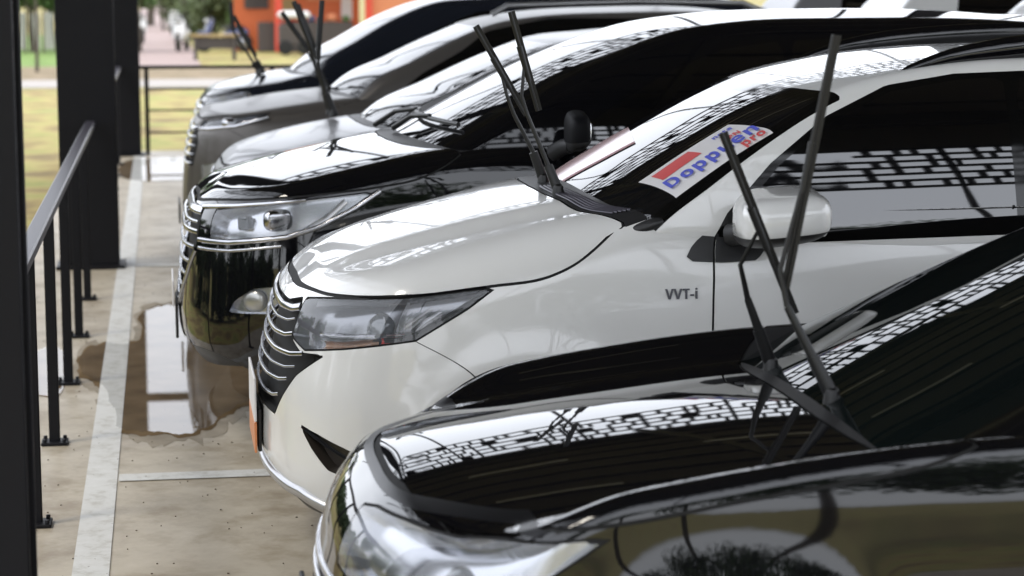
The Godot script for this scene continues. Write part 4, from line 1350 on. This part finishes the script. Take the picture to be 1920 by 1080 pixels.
	side_mirror(o, Vector3(bl + 0.6, h1 + 0.02, w + 0.13), Vector3(0.09, 0.085, 0.115), q.paint, Vector3(bl + 0.5, h1 - 0.04, w - 0.04), [1.0, -1.0])
	put("front_plate", mesh_of(bx(Shell.new(), Vector3(-0.025, 0.48, 0), Vector3(0.012, 0.13, 0.40), Basis(), 0.003)), M.plate_black, o)
	for wp in q.get("wipers", []): wiper(o, wp[0], wp[1], wp[2], wp[3], M.wiper, 1.05)
	if q.has("plus"): q.plus.call(o, c, g)

func other_cars() -> void:
	row_car("silver hatchback between the black people carrier and the bronze people carrier", Vector3(0.2, 0, -11.45), {
		"length": 4.2, "width": 0.83, "lip": 0.97, "scuttle": 1.2, "roof": 1.69, "bonnet": 0.86, "screen_top": 1.72, "paint": M.silver, "bend": 0.15,
		"screen": [[0.9, 1.24], [1.2, 1.385], [1.5, 1.52], [1.8, 1.625]],
		"lamp": [[0.07, 0.86], [0.075, 0.965], [0.15, 0.985], [0.3, 1.015], [0.46, 1.04], [0.4, 0.95], [0.3, 0.87], [0.16, 0.84]],
		"grille": [[-0.2, 0.93], [0.45, 0.935], [0.5, 0.86], [0.42, 0.80], [-0.2, 0.79]], "slats": [[0.9, 0.46, 0.014], [0.84, 0.45, 0.01]],
		"hood_line": [[0, 0.955], [0.06, 0.965], [0.14, 0.985], [0.3, 1.02], [0.5, 1.05], [0.75, 1.09], [0.95, 1.16], [1.1, 1.25]],
		"fog": [[0.6, 0.5], [0.74, 0.5], [0.76, 0.42], [0.62, 0.42]], "wipers": SILVER_WIPERS,
	})
	row_car("bronze grey people carrier with slim upper headlights and a bright strip on its nose", Vector3(0.12, 0, -13.7), {
		"length": 4.45, "width": 0.86, "lip": 1.08, "scuttle": 1.25, "roof": 1.76, "bonnet": 0.95, "screen_top": 1.76, "paint": M.bronze, "bend": 0.15, "black_pillars": true,
		"screen": [[1.0, 1.3], [1.3, 1.45], [1.6, 1.59], [1.85, 1.68]],
		"lamp": [[0.06, 1.03], [0.065, 1.075], [0.2, 1.095], [0.42, 1.125], [0.52, 1.14], [0.4, 1.09], [0.2, 1.045]],
		"grille": [[-0.2, 1.045], [0.5, 1.045], [0.56, 0.95], [0.5, 0.80], [-0.2, 0.78]], "slats": [[1.02, 0.5, 0.014], [0.965, 0.52, 0.012], [0.91, 0.51, 0.012], [0.855, 0.49, 0.012], [0.80, 0.46, 0.012]],
		"hood_line": [[0, 1.06], [0.06, 1.075], [0.14, 1.093], [0.3, 1.12], [0.55, 1.15], [0.8, 1.17], [1.0, 1.21], [1.15, 1.3]],
		"fog": [[0.62, 0.82], [0.8, 0.84], [0.84, 0.66], [0.68, 0.62]],
		"plus": func(o, c, _g):
			both("nose_strip", ribbon(c, [[0.5, 1.03], [c.u_at_x(0.12), 1.035], [c.u_at_x(0.3), 1.06], [c.u_at_x(0.5), 1.115]], 0.01, 0.006), M.chrome, o)
			put("red_strip", mesh_of(bx(Shell.new(), Vector3(0.085, 0.735, 0.40), Vector3(0.03, 0.035, 0.22), Basis(Vector3.UP, 0.35), 0.006)), M.red, o)
			put("roof_rail", mesh_of(tube(Shell.new(), [Vector3(1.9, 1.72, 0.58), Vector3(2.0, 1.775, 0.58), Vector3(2.8, 1.80, 0.575), Vector3(3.5, 1.79, 0.57), Vector3(3.65, 1.73, 0.57)], 0.018, 0.018, 10)), M.silver_trim, o),
		"wipers": BRONZE_WIPERS,
	})
	row_car("dark blue black people carrier at the far end of the row", Vector3(0.2, 0, -15.9), {
		"length": 4.7, "width": 0.86, "lip": 1.10, "scuttle": 1.29, "roof": 1.86, "bonnet": 0.75, "screen_top": 1.7, "paint": M.night, "bend": 0.13,
		"screen": [[0.8, 1.345], [1.1, 1.52], [1.4, 1.68], [1.7, 1.79]],
		"lamp": [[0.06, 0.98], [0.065, 1.10], [0.2, 1.13], [0.4, 1.17], [0.34, 1.06], [0.16, 0.97]],
		"grille": [[-0.2, 1.07], [0.5, 1.07], [0.53, 0.97], [0.45, 0.86], [-0.2, 0.84]], "slats": [[1.03, 0.5, 0.014], [0.97, 0.5, 0.012], [0.91, 0.47, 0.012]],
		"hood_line": [[0, 1.08], [0.06, 1.095], [0.14, 1.115], [0.3, 1.15], [0.5, 1.19], [0.75, 1.23], [0.95, 1.3], [1.1, 1.36]], "wipers": DARK_WIPERS,
	})
	var base := {
		"length": 4.5, "width": 0.86, "lip": 1.05, "scuttle": 1.24, "roof": 2.05, "bonnet": 0.85, "screen_top": 1.6, "paint": M.silver, "turn": PI, "step": 0.05, "group": "cars parked back to back behind the row",
		"screen": [[0.9, 1.3], [1.2, 1.54], [1.45, 1.77], [1.6, 1.89]],
		"lamp": [[0.06, 0.92], [0.065, 1.03], [0.2, 1.06], [0.42, 1.10], [0.36, 1.0], [0.16, 0.91]],
		"grille": [[-0.2, 1.0], [0.5, 1.0], [0.53, 0.92], [0.45, 0.82], [-0.2, 0.80]], "slats": [[0.95, 0.5, 0.014], [0.88, 0.48, 0.012]],
		"hood_line": [[0, 1.03], [0.06, 1.045], [0.14, 1.065], [0.3, 1.10], [0.55, 1.14], [0.8, 1.17], [0.95, 1.22], [1.1, 1.3]],
	}
	row_car("silver people carrier parked tail to tail behind the row, farthest of three", Vector3(9.5, 0, -17.9), base)
	var b2 := base.duplicate()
	b2.paint = M.white
	row_car("white van like people carrier parked tail to tail behind the bronze car", Vector3(9.6, 0, -15.5), b2)
	var b3 := base.duplicate()
	b3.paint = M.white
	b3.roof = 2.0
	row_car("white people carrier parked tail to tail behind the silver hatchback", Vector3(9.8, 0, -13.1), b3)


# ------------------------------------------------------------------ the place
func sheet(poly: Array, y: float, step := 0.0) -> Shell:        # flat polygon at height y
	var pv := V2(poly)
	var s := Shell.new()
	for t in Geometry2D.triangulate_polygon(pv): s.t.append(t)
	for v in pv:
		s.p.append(Vector3(v.x, y, v.y)); s.nn.append(Vector3.UP); s.a.append(v)
	return s

func smooth_loop(pts: Array, n := 6) -> Array:
	var r := []
	var m := pts.size()
	for i in m:
		var p0 := Vector2(pts[(i + m - 1) % m][0], pts[(i + m - 1) % m][1])
		var p1 := Vector2(pts[i][0], pts[i][1])
		var p2 := Vector2(pts[(i + 1) % m][0], pts[(i + 1) % m][1])
		var p3 := Vector2(pts[(i + 2) % m][0], pts[(i + 2) % m][1])
		for k in n:
			var v := p1.cubic_interpolate(p2, p0, p3, float(k) / n)
			r.append([v.x, v.y])
	return r

func ragged(pts: Array, seed_: int, amount: float) -> Array:
	var n := FastNoiseLite.new()
	n.seed = seed_
	n.frequency = 2.2
	n.fractal_octaves = 4
	n.fractal_gain = 0.65
	return pts.map(func(q): return [q[0] + n.get_noise_2d(q[0] * 4.0, q[1]) * amount * 2.0, q[1] + n.get_noise_2d(q[0] * 4.0 + 50.0, q[1]) * amount * 9.0])

func strip(called: String, x0: float, x1: float, z0: float, z1: float, y: float, m: Material) -> void:
	tag(put(called, mesh_of(sheet([[x0, z0], [x1, z0], [x1, z1], [x0, z1]], y)), m, self), "", "", "", "structure")

func h_column(label: String, x: float, z: float, h := 9.2) -> void:
	var o := thing("steel_column", label, "column", Vector3(x, 0, z), "steel columns of the canopy")
	var s := Shell.new()
	bx(s, Vector3(0, h / 2, 0.12), Vector3(0.38, h, 0.022), Basis(), 0.004)
	put("flange", mesh_of(s), M.steel_black, o)
	s = Shell.new()
	bx(s, Vector3(0, h / 2, -0.12), Vector3(0.38, h, 0.022), Basis(), 0.004)
	put("flange", mesh_of(s), M.steel_black, o)
	s = Shell.new()
	bx(s, Vector3(0, h / 2, 0), Vector3(0.016, h, 0.217))
	put("web", mesh_of(s), M.steel_black, o)
	s = Shell.new()
	bx(s, Vector3(0, 0.0125, 0), Vector3(0.46, 0.025, 0.36), Basis(), 0.004)
	put("base_plate", mesh_of(s), M.steel_black, o)

func side_railing(label: String, z0: float, z1: float, posts: Array) -> void:
	var o := thing("railing", label, "railing", Vector3(-0.475, 0, (z0 + z1) / 2), "black steel railings round the lot")
	var mz := (z0 + z1) / 2
	var s := Shell.new()
	bx(s, Vector3(0, 0.985, 0), Vector3(0.062, 0.042, absf(z1 - z0)), Basis(), 0.006)
	put("top_rail", mesh_of(s), M.steel_satin, o)
	for z in posts:
		s = Shell.new()
		bx(s, Vector3(0, 0.482, z - mz), Vector3(0.045, 0.964, 0.03), Basis(), 0.004)
		put("post", mesh_of(s), M.steel_black, o)
		s = Shell.new()
		bx(s, Vector3(0, 0.008, z - mz), Vector3(0.11, 0.012, 0.11), Basis(), 0.003)
		for e in [[-1, -1], [1, -1], [1, 1], [-1, 1]]: lathe(s, [Vector2(0, 0.014), Vector2(0.008, 0.014), Vector2(0.008, 0)], 6, Transform3D(Basis(), Vector3(e[0] * 0.04, 0.013, z - mz + e[1] * 0.04)))
		put("foot_plate", mesh_of(s), M.steel_black, o)

func end_railing() -> void:
	var o := thing("railing", "black railing with three thin bars across the far end of the lot", "railing", Vector3(4.0, 0, -24.46), "black steel railings round the lot")
	var s := Shell.new()
	bx(s, Vector3(0, 0.985, 0), Vector3(8.7, 0.04, 0.05), Basis(), 0.005)
	put("top_rail", mesh_of(s), M.steel_black, o)
	for y in [0.74, 0.50, 0.25]:
		put("thin_bar", mesh_of(tube(Shell.new(), [Vector3(-4.17, y, 0), Vector3(4.3, y, 0)], 0.011, 0.011, 8)), M.steel_black, o)
	for i in 7:
		s = Shell.new()
		bx(s, Vector3(-4.17 + i * 1.41, 0.482, 0), Vector3(0.05, 0.964, 0.04), Basis(), 0.004)
		put("post", mesh_of(s), M.steel_black, o)

func lattice(s: Shell, r: RandomNumberGenerator, o: Vector3, right: Vector3, w: float, h: float, nx: int, ny: int, bv: float, bh: float) -> void:
	var cw := w / nx
	var ch := h / ny
	var bas := Basis(right, Vector3.UP, right.cross(Vector3.UP))
	for j in ny + 1:
		var i := 0
		while i < nx:
			var n := mini(r.randi_range(1, 2), nx - i)
			if j == 0 or j == ny or r.randf() < 0.93:
				bx(s, o + right * ((i + n / 2.0) * cw) + Vector3.UP * (j * ch), Vector3(n * cw + 0.04, bh, 0.05), bas)
			i += n
	for j in ny:
		for i in nx + 1:
			if i == 0 or r.randf() < 0.84:
				bx(s, o + right * ((i + (0.0 if i == 0 or r.randf() < 0.6 else 0.4)) * cw) + Vector3.UP * ((j + 0.5) * ch), Vector3(bv, ch - bh, 0.046), bas)
			if r.randf() < 0.02:
				bx(s, o + right * ((i + 0.5) * cw) + Vector3.UP * ((j + 0.5) * ch), Vector3(cw, ch, 0.03), bas)

func canopy() -> void:
	var o := thing("canopy", "high dark steel canopy with a lattice fascia over the parked cars", "canopy", Vector3(7, 0, -11.5))
	var yr := ROOF
	var s := Shell.new()
	bx(s, Vector3(-1.2, yr + 0.06, 0), Vector3(18.8, 0.1, 27.6))
	put("roof_sheet", mesh_of(s), M.roof, o)
	for z in [-4.8, -14.7, -24.4, 1.9]:
		s = Shell.new()
		bx(s, Vector3(-1.2, yr - 0.3, z + 11.5), Vector3(18.6, 0.5, 0.2), Basis(), 0.01)
		put("roof_beam", mesh_of(s), M.roof_beam, o)
	for i in 20:
		var z := -12.6 + i * 1.3
		s = Shell.new()
		bx(s, Vector3(-1.2, yr - 0.06, z + 0.65), Vector3(18.6, 0.13, 0.07))
		put("purlin", mesh_of(s), M.roof_beam, o)
	for x in [-7.5, -2.6, 2.3, 7.2]:
		s = Shell.new()
		bx(s, Vector3(x, yr - 0.62, 0), Vector3(0.16, 0.16, 27.0), Basis(), 0.01)
		put("tie_beam", mesh_of(s), M.roof_beam, o)
	for z in [-8.6, -4.6, -0.7, 3.2, 7.2]:
		for i in 4:
			var tb := tube(Shell.new(), [Vector3(-6.2 + i * 3.4, yr - 0.75, z), Vector3(-4.6 + i * 3.4, yr - 0.75, z)], 0.045, 0.045, 8)
			put("lamp_tube", mesh_of(tb), M.pale, o)
	var r := RandomNumberGenerator.new()
	r.seed = 11
	# lattice and its struts round three sides
	for i in 8:
		var x := -10.4 + i * 2.32
		for zz in [-13.6, 13.6]:
			s = Shell.new()
			if zz < 0: lattice(s, r, Vector3(x, LAT0, zz), Vector3.RIGHT, 2.32, LAT1 - LAT0, 9, 5, 0.07, 0.13)
			else: lattice(s, r, Vector3(x, 5.9, zz), Vector3.RIGHT, 2.32, 1.75, 8, 6, 0.08, 0.085)
			tag(put("lattice_panel", mesh_of(s), M.steel_black, o), "", "", "", "stuff")
			s = Shell.new()
			bx(s, Vector3(x, (LAT0 + 2.97) / 2, zz), Vector3(0.07, LAT0 - 2.97, 0.07), Basis(), 0.006)
			put("strut", mesh_of(s), M.steel_black, o)
	s = Shell.new()
	bx(s, Vector3(-1.2, 8.5, 13.62), Vector3(18.6, 1.6, 0.06))
	put("fascia_board", mesh_of(s), M.roof, o)
	for zz in [-13.6]:
		s = Shell.new()
		bx(s, Vector3(1.0, 2.93, zz), Vector3(18.0, 0.09, 0.09), Basis(), 0.006)
		put("cross_rail", mesh_of(s), M.steel_black, o)
	for i in 11:
		var z := -13.6 + i * 2.47
		s = Shell.new()
		lattice(s, r, Vector3(-10.45, LAT0, z), Vector3(0, 0, 1), 2.47, LAT1 - LAT0, 7, 5, 0.08, 0.1)
		tag(put("lattice_panel", mesh_of(s), M.steel_black, o), "", "", "", "stuff")
		s = Shell.new()
		bx(s, Vector3(-10.45, LAT0 - 1.0, z), Vector3(0.07, 2.0, 0.07), Basis(), 0.006)
		put("strut", mesh_of(s), M.steel_black, o)

func leaf_cloud(s: Shell, r: RandomNumberGenerator, c: Vector3, rad: Vector3, n: int, size: float) -> void:
	for i in n:
		var d := Vector3(r.randfn(), r.randfn(), r.randfn()).normalized() * pow(r.randf(), 0.45)
		var p := c + d * rad
		var a := Vector3(r.randfn(), r.randfn() * 0.6, r.randfn()).normalized()
		var b := a.cross(Vector3(r.randfn(), r.randfn(), r.randfn())).normalized()
		var k := size * r.randf_range(0.6, 1.3)
		var nrm := a.cross(b).normalized()
		quad(s, p - a * k, p - b * k * 0.5, p + a * k, p + b * k * 0.5, nrm if nrm.y > 0 else -nrm)

func tree(called: String, label: String, cat: String, at: Vector3, h: float, cr: Vector3, seed_: int, leaf: Material, stems := 1, group := "", lowest := 0.35, n := 1500, tr := 0.09) -> void:
	var o := thing(called, label, cat, at, group)
	var r := RandomNumberGenerator.new()
	r.seed = seed_
	var s := Shell.new()
	var ls := Shell.new()
	for k in stems:
		var b := Vector3(r.randf_range(-1, 1), 0, r.randf_range(-0.5, 0.5)) * (cr.x * 0.7 if stems > 1 else 0.0)
		var top := b * 1.15 + Vector3(r.randfn() * 0.1, h * 0.72, r.randfn() * 0.1)
		tube(s, [b, b.lerp(top, 0.35) + Vector3(r.randfn() * 0.05, 0, r.randfn() * 0.05), b.lerp(top, 0.7), top], tr, tr * 0.35, 8)
		for e in 4:
			var st := b.lerp(top, r.randf_range(lowest + 0.05, 0.95))
			var en := st + Vector3(r.randfn() * cr.x * 0.5, cr.y * r.randf_range(0.2, 0.6), r.randfn() * cr.z * 0.5)
			tube(s, [st, st.lerp(en, 0.5) + Vector3(0, 0.1, 0), en], tr * 0.4, tr * 0.12, 6)
	put("trunk", mesh_of(s), M.bark, o)
	var cy := h - cr.y
	for k in 9:
		var d := Vector3(r.randfn(), r.randfn() * 0.7, r.randfn()).limit_length(1.0) * 0.62
		leaf_cloud(ls, r, Vector3(0, cy, 0) + d * cr, cr * r.randf_range(0.35, 0.6), n / 9, 0.1 * pow(cr.x, 0.5))
	tag(put("crown", mesh_of(ls), leaf, o), "", "", "", "stuff")

func scooter(label: String, at: Vector3, turn: float, paint: Material) -> void:
	var o := thing("scooter", label, "scooter", at, "scooters parked along the path")
	o.rotation.y = turn
	for x in [-0.62, 0.62]:
		var s := Shell.new()
		lathe(s, [Vector2(0.17, -0.045), Vector2(0.25, -0.045), Vector2(0.28, 0), Vector2(0.25, 0.045), Vector2(0.17, 0.045)], 20, Transform3D(Basis(Vector3.RIGHT, PI / 2), Vector3(x, 0.28, 0)))
		var w := put("wheel", mesh_of(s), M.rubber, o)
		put("rim", mesh_of(lathe(Shell.new(), [Vector2(0, -0.03), Vector2(0.17, -0.03), Vector2(0.17, 0.03), Vector2(0, 0.03)], 16, Transform3D(Basis(Vector3.RIGHT, PI / 2), Vector3(x, 0.28, 0)))), M.alloy, w)
	var b := Shell.new()
	blob(b, Vector3(0.38, 0.55, 0), Vector3(0.42, 0.16, 0.13), Basis(Vector3.FORWARD, -0.15), 0.8)
	blob(b, Vector3(-0.48, 0.66, 0), Vector3(0.10, 0.36, 0.20), Basis(Vector3.FORWARD, 0.35), 0.7)
	bx(b, Vector3(-0.12, 0.34, 0), Vector3(0.5, 0.06, 0.26), Basis(), 0.02)
	blob(b, Vector3(-0.60, 0.56, 0), Vector3(0.22, 0.06, 0.09), Basis(Vector3.FORWARD, 0.2), 0.9)
	put("body", mesh_of(b), paint, o)
	var st := Shell.new()
	blob(st, Vector3(0.30, 0.74, 0), Vector3(0.36, 0.055, 0.13), Basis(Vector3.FORWARD, -0.06), 0.7)
	put("saddle", mesh_of(st), M.plastic, o)
	var hb := Shell.new()
	tube(hb, [Vector3(-0.36, 1.0, -0.34), Vector3(-0.44, 1.02, -0.1), Vector3(-0.44, 1.02, 0.1), Vector3(-0.36, 1.0, 0.34)], 0.018, 0.018, 8)
	tube(hb, [Vector3(-0.62, 0.28, 0), Vector3(-0.43, 1.0, 0)], 0.025, 0.025, 8)
	put("handlebar", mesh_of(hb), M.plastic, o)
	var hl := Shell.new()
	blob(hl, Vector3(-0.52, 0.93, 0), Vector3(0.07, 0.08, 0.12), Basis(), 0.8)
	put("headlight", mesh_of(hl), M.fog_lens, o)

func booth() -> void:
	var o := thing("market_stall", "orange walled stall with bright red posts beyond the railing", "stall", Vector3(4.7, -0.12, -66))
	var s := Shell.new()
	bx(s, Vector3(-0.5, 1.35, -1.2), Vector3(3.9, 2.7, 0.08))
	put("back_wall", mesh_of(s), M.orange, o)
	s = Shell.new()
	bx(s, Vector3(2.6, 1.5, 0.2), Vector3(1.8, 3.0, 0.1))
	put("side_panel", mesh_of(s), M.orange_pale, o)
	for x in [-1.15, 1.6]:
		s = Shell.new()
		bx(s, Vector3(x, 1.4, 0.35), Vector3(0.22, 2.8, 0.22), Basis(), 0.02)
		put("post", mesh_of(s), M.red_paint, o)
	s = Shell.new()
	bx(s, Vector3(-0.3, 0.45, -0.2), Vector3(2.9, 0.9, 0.6), Basis(), 0.02)
	put("counter", mesh_of(s), M.dark_wood, o)
	s = Shell.new()
	bx(s, Vector3(0.2, 2.85, -0.4), Vector3(5.6, 0.12, 2.4), Basis(Vector3.RIGHT, 0.12), 0.02)
	put("roof", mesh_of(s), M.orange_pale, o)
	for e in [[-1.75, 1.75, 0.75, 0.9, "dark_wood"], [0.35, 1.9, 1.1, 0.75, "orange_pale"], [1.05, 1.35, 0.35, 0.8, "pale"], [-0.75, 1.3, 0.4, 0.6, "yellow_wood"]]:
		s = Shell.new()
		bx(s, Vector3(e[0], e[1], -1.12), Vector3(e[2], e[3], 0.06), Basis(), 0.01)
		put("hanging_panel", mesh_of(s), M[e[4]], o)
	for e in [[-1.1, 0.22, "pale"], [-0.7, 0.3, "red_paint"], [-0.1, 0.2, "blue"], [0.5, 0.26, "orange_pale"], [0.95, 0.2, "leaf"]]:
		s = Shell.new()
		blob(s, Vector3(e[0], 0.9 + e[1] * 0.5, -0.2), Vector3(e[1] * 0.6, e[1] * 0.5, 0.14), Basis(), 0.7, 14, 8)
		put("bundle", mesh_of(s), M[e[2]], o)
	var w := thing("white_cart", "small white roofed cart in front of the orange stall", "cart", Vector3(3.85, -0.12, -63))
	s = Shell.new()
	blob(s, Vector3(0, 1.16, 0), Vector3(0.48, 0.12, 0.4), Basis(), 0.55)
	put("roof", mesh_of(s), M.pale, w)
	s = Shell.new()
	bx(s, Vector3(0, 0.58, 0), Vector3(0.9, 0.6, 0.7), Basis(), 0.03)
	put("cabinet", mesh_of(s), M.dark_wood, w)
	for x in [-0.4, 0.4]:
		put("upright", mesh_of(tube(Shell.new(), [Vector3(x, 0.85, 0.28), Vector3(x, 1.15, 0.28)], 0.02, 0.02, 8)), M.steel_satin, w)
		var wh := lathe(Shell.new(), [Vector2(0, -0.03), Vector2(0.2, -0.03), Vector2(0.22, 0), Vector2(0.2, 0.03), Vector2(0, 0.03)], 16, Transform3D(Basis(Vector3.RIGHT, PI / 2), Vector3(x * 0.7, 0.22, 0.37)))
		put("wheel", mesh_of(wh), M.rubber, w)

func background() -> void:
	# a low wall of separate pale slabs, seen between the stems of a hedge
	for i in 13:
		var s := Shell.new()
		var x := -6.0 + i * 0.42
		bx(s, Vector3.ZERO, Vector3(0.27, 1.15, 0.10), Basis(), 0.01)
		tag(put("fence_board", mesh_of(s), M.pale_wall, self, Vector3(x, 0.46, -69.5)), "pale upright fence board behind the green hedge", "fence board", "pale boards of the fence behind the hedge")
	for i in 5:
		tree("hedge_shrub", "leafy green hedge shrub on several dark stems before the pale boards", "shrub", Vector3(-6.0 + i * 1.25, -0.12, -66.5 - (i % 2) * 0.7), 3.4, Vector3(1.0, 1.25, 0.9), 40 + i, M.leaf, 6, "hedge shrubs beyond the lawn", 0.4, 4500, 0.035)
	tree("young_tree", "thin young tree standing alone before the green hedge", "tree", Vector3(-2.88, -0.12, -51.4), 4.6, Vector3(1.0, 1.1, 1.0), 7, M.leaf, 1, "", 0.5, 1800, 0.045)
	for q in [[1.7, -70.0, 2.3, 0.9], [2.3, -74.0, 3.2, 1.3], [3.9, -82.0, 4.0, 1.6]]:
		tree("garden_tree", ["greyish green bush at the edge of the path", "olive green garden tree behind the wooden bench", "tall pale green tree behind the orange stall"][int(q[2] > 3.0) + int(q[2] > 3.5)], "tree", Vector3(q[0], -0.12, q[1]), q[2] + 0.4, Vector3(q[3], q[2] * 0.52, q[3]), int(q[2] * 10), M.leaf_grey, 2, "", 0.1, 4200, 0.07)
	for q in [[1.55, -80.0, 2.6], [2.9, -69.0, 2.0], [0.95, -98.0, 3.4], [5.2, -86.0, 3.6]]:
		tree("olive_bush", "dense olive bush %s" % {1.55: "behind the scooters", 2.9: "between the bench and the orange stall", 0.95: "closing the right edge of the path far away", 5.2: "behind the right end of the orange stall"}[q[0]], "shrub", Vector3(q[0], -0.12, q[1]), q[2], Vector3(q[2] * 0.4, q[2] * 0.52, q[2] * 0.4), int(q[2] * 31), M.leaf_grey if q[2] > 2.1 else M.leaf, 3, "", 0.0, 4200, 0.05)
	for i in 7:
		tree("far_tree", ["broad dark green tree far behind the path", "round leafy tree far behind the path"][i % 2], "tree", Vector3(-17 + i * 5.5, -0.12, -105 - (i * 37 % 5) * 4.0), 7.5, Vector3(3.4, 2.9, 3.0), 80 + i, M.leaf_dark, 1, "far trees closing the view", 0.3, 2200, 0.2)
	for i in 8:
		tree("rear_tree", "dense green tree on the near side of the lot, mirrored in the car windows", "tree", Vector3(-10 + i * 4.4, -0.12, 17 + (i % 3) * 1.2), 9.0, Vector3(3.0, 4.2, 2.6), 120 + i, M.leaf_dark, 1, "trees on the near side of the lot", 0.2, 3600, 0.16)
	for i in 17:
		tree("side_hedge", "low dark hedge shrub on the lawn to the left of the railing", "shrub", Vector3(-5.4, -0.12, 1.5 - i * 2.0), 1.75, Vector3(1.0, 0.95, 1.15), 190 + i, M.leaf_dark, 3, "low hedge along the left side of the lot", 0.0, 3200, 0.03)
	for i in 9:
		tree("side_tree", "dense dark tree beyond the open left side of the lot", "tree", Vector3(-17.5 - (i % 2) * 1.8, -0.12, 6.0 - i * 4.4), 6.2 + (i * 7 % 3) * 0.5, Vector3(2.6, 2.9, 2.6), 160 + i, M.leaf_dark, 1, "dark trees along the left side of the lot", 0.1, 2600, 0.16)
	# wooden bench
	var o := thing("bench", "low yellow brown wooden bench standing beside the path", "bench", Vector3(1.45, -0.12, -59))
	for k in 3:
		put("plank", mesh_of(bx(Shell.new(), Vector3(0, 0.66, -0.17 + k * 0.17), Vector3(1.3, 0.07, 0.15), Basis(), 0.01)), M.yellow_wood, o)
	for x in [-0.52, 0.52]:
		put("leg", mesh_of(bx(Shell.new(), Vector3(x, 0.31, 0), Vector3(0.1, 0.62, 0.45), Basis(), 0.01)), M.dark_wood, o)
	put("front_board", mesh_of(bx(Shell.new(), Vector3(0, 0.46, 0.14), Vector3(0.94, 0.3, 0.04), Basis(), 0.005)), M.dark_wood, o)
	scooter("white scooter nearest of those parked at the right edge of the path", Vector3(0.66, -0.12, -67.0), 1.35, M.white)
	scooter("silver scooter in the middle of the row beside the path", Vector3(0.62, -0.12, -76.0), 1.5, M.silver)
	scooter("grey scooter at the far end of the row beside the path", Vector3(0.7, -0.12, -88.0), 1.25, M.pale)
	scooter("white scooter at the left edge of the path beside the column", Vector3(-0.78, -0.12, -76.0), 1.8, M.white)
	scooter("dark blue scooter parked behind the wooden bench", Vector3(1.9, -0.12, -66.0), 0.2, M.blue)
	booth()

func place() -> void:
	strip("ground", -400, 400, -600, 300, -0.132, M.dry_grass)
	strip("lawn", -60, 0.9, -90, -54.8, -0.128, M.green_grass)
	strip("dirt_strip", -60, 30, -54.8, -47.0, -0.124, M.dirt)
	strip("road", -60, 60, -47.0, -43.4, -0.120, M.pale_road)
	strip("path", -1.7, 1.0, -300, -54.0, -0.116, M.path)
	var s := Shell.new()
	bx(s, Vector3(14.0, -0.17, -10.5), Vector3(30.0, 0.34, 29.0))
	tag(put("floor", mesh_of(s), M.concrete, self), "", "", "", "structure")
	strip("painted_line", -0.325, -0.205, -24.9, 3.8, 0.004, M.line_paint)
	strip("painted_line", -0.199, 5.0, -8.31, -8.19, 0.004, M.line_paint)
	strip("painted_line", -0.199, 5.0, -14.73, -14.62, 0.004, M.line_paint)
	var damp := ragged(smooth_loop(PUD.map(func(q): return [q[0] + (0.05 if q[0] > 0.1 else -0.04), q[1] + (0.16 if q[1] > -11 else -0.16)]), 8), 9, 0.03)
	tag(put("damp_patch", mesh_of(sheet(damp, 0.0012)), M.damp, self), "", "", "", "structure")
	var pud := ragged(smooth_loop(PUD, 8), 5, 0.012)
	var wet := ragged(smooth_loop(PUD.map(func(q): return [q[0] + (0.012 if q[0] > 0.1 else -0.012), q[1] + (0.05 if q[1] > -11 else -0.05)]), 8), 5, 0.014)
	tag(put("wet_patch", mesh_of(sheet(wet, 0.0025)), M.wet, self), "", "", "", "structure")
	tag(put("puddle", mesh_of(sheet(pud, 0.0065)), M.water, self), "", "", "", "structure")
	for q in [[[-0.35, -21.3], [0.4, -21.2], [1.5, -21.6], [1.6, -23.6], [0.3, -24.0], [-0.4, -23.6]], [[-0.58, -10.0], [-0.5, -10.05], [-0.5, -10.9], [-0.6, -11.4], [-0.72, -11.0], [-0.7, -10.2]]]:
		var w := smooth_loop(q)
		tag(put("wet_patch", mesh_of(sheet(w, 0.002)), M.wet, self), "", "", "", "structure")
		tag(put("puddle", mesh_of(sheet(w, 0.0065)), M.water, self), "", "", "", "structure")
	# grit and bits of leaf on the concrete
	var g := Shell.new()
	var rg := RandomNumberGenerator.new()
	rg.seed = 77
	for i in 700:
		var gp := Vector3(rg.randf_range(-0.9, 0.7), 0.003, rg.randf_range(-21.0, -4.6))
		var k := rg.randf_range(0.0018, 0.0048)
		bx(g, gp, Vector3(k * 1.6, 0.003, k), Basis(Vector3.UP, rg.randf() * TAU))
	tag(put("grit", mesh_of(g), M.grit, self), "fine dark grit and leaf crumbs scattered over the concrete floor", "grit", "", "stuff")
	h_column("black steel column nearest the camera at the left edge", -0.5, -4.8)
	h_column("black steel column at the far end of the handrail beside the puddle", -0.5, -14.7)
	h_column("black steel column at the far corner next to the end railing", -0.43, -24.4)
	h_column("black steel column behind the parked cars at the far end", 9.3, -24.9)
	side_railing("black railing on single posts between the two nearest columns", -5.0, -14.5, [-6.18, -7.56, -8.94, -10.31, -11.71, -13.12])
	side_railing("black railing on single posts behind the second column", -14.9, -24.2, [-16.1, -17.5, -18.9, -20.3, -21.7, -23.1])
	end_railing()
	canopy()
	background()
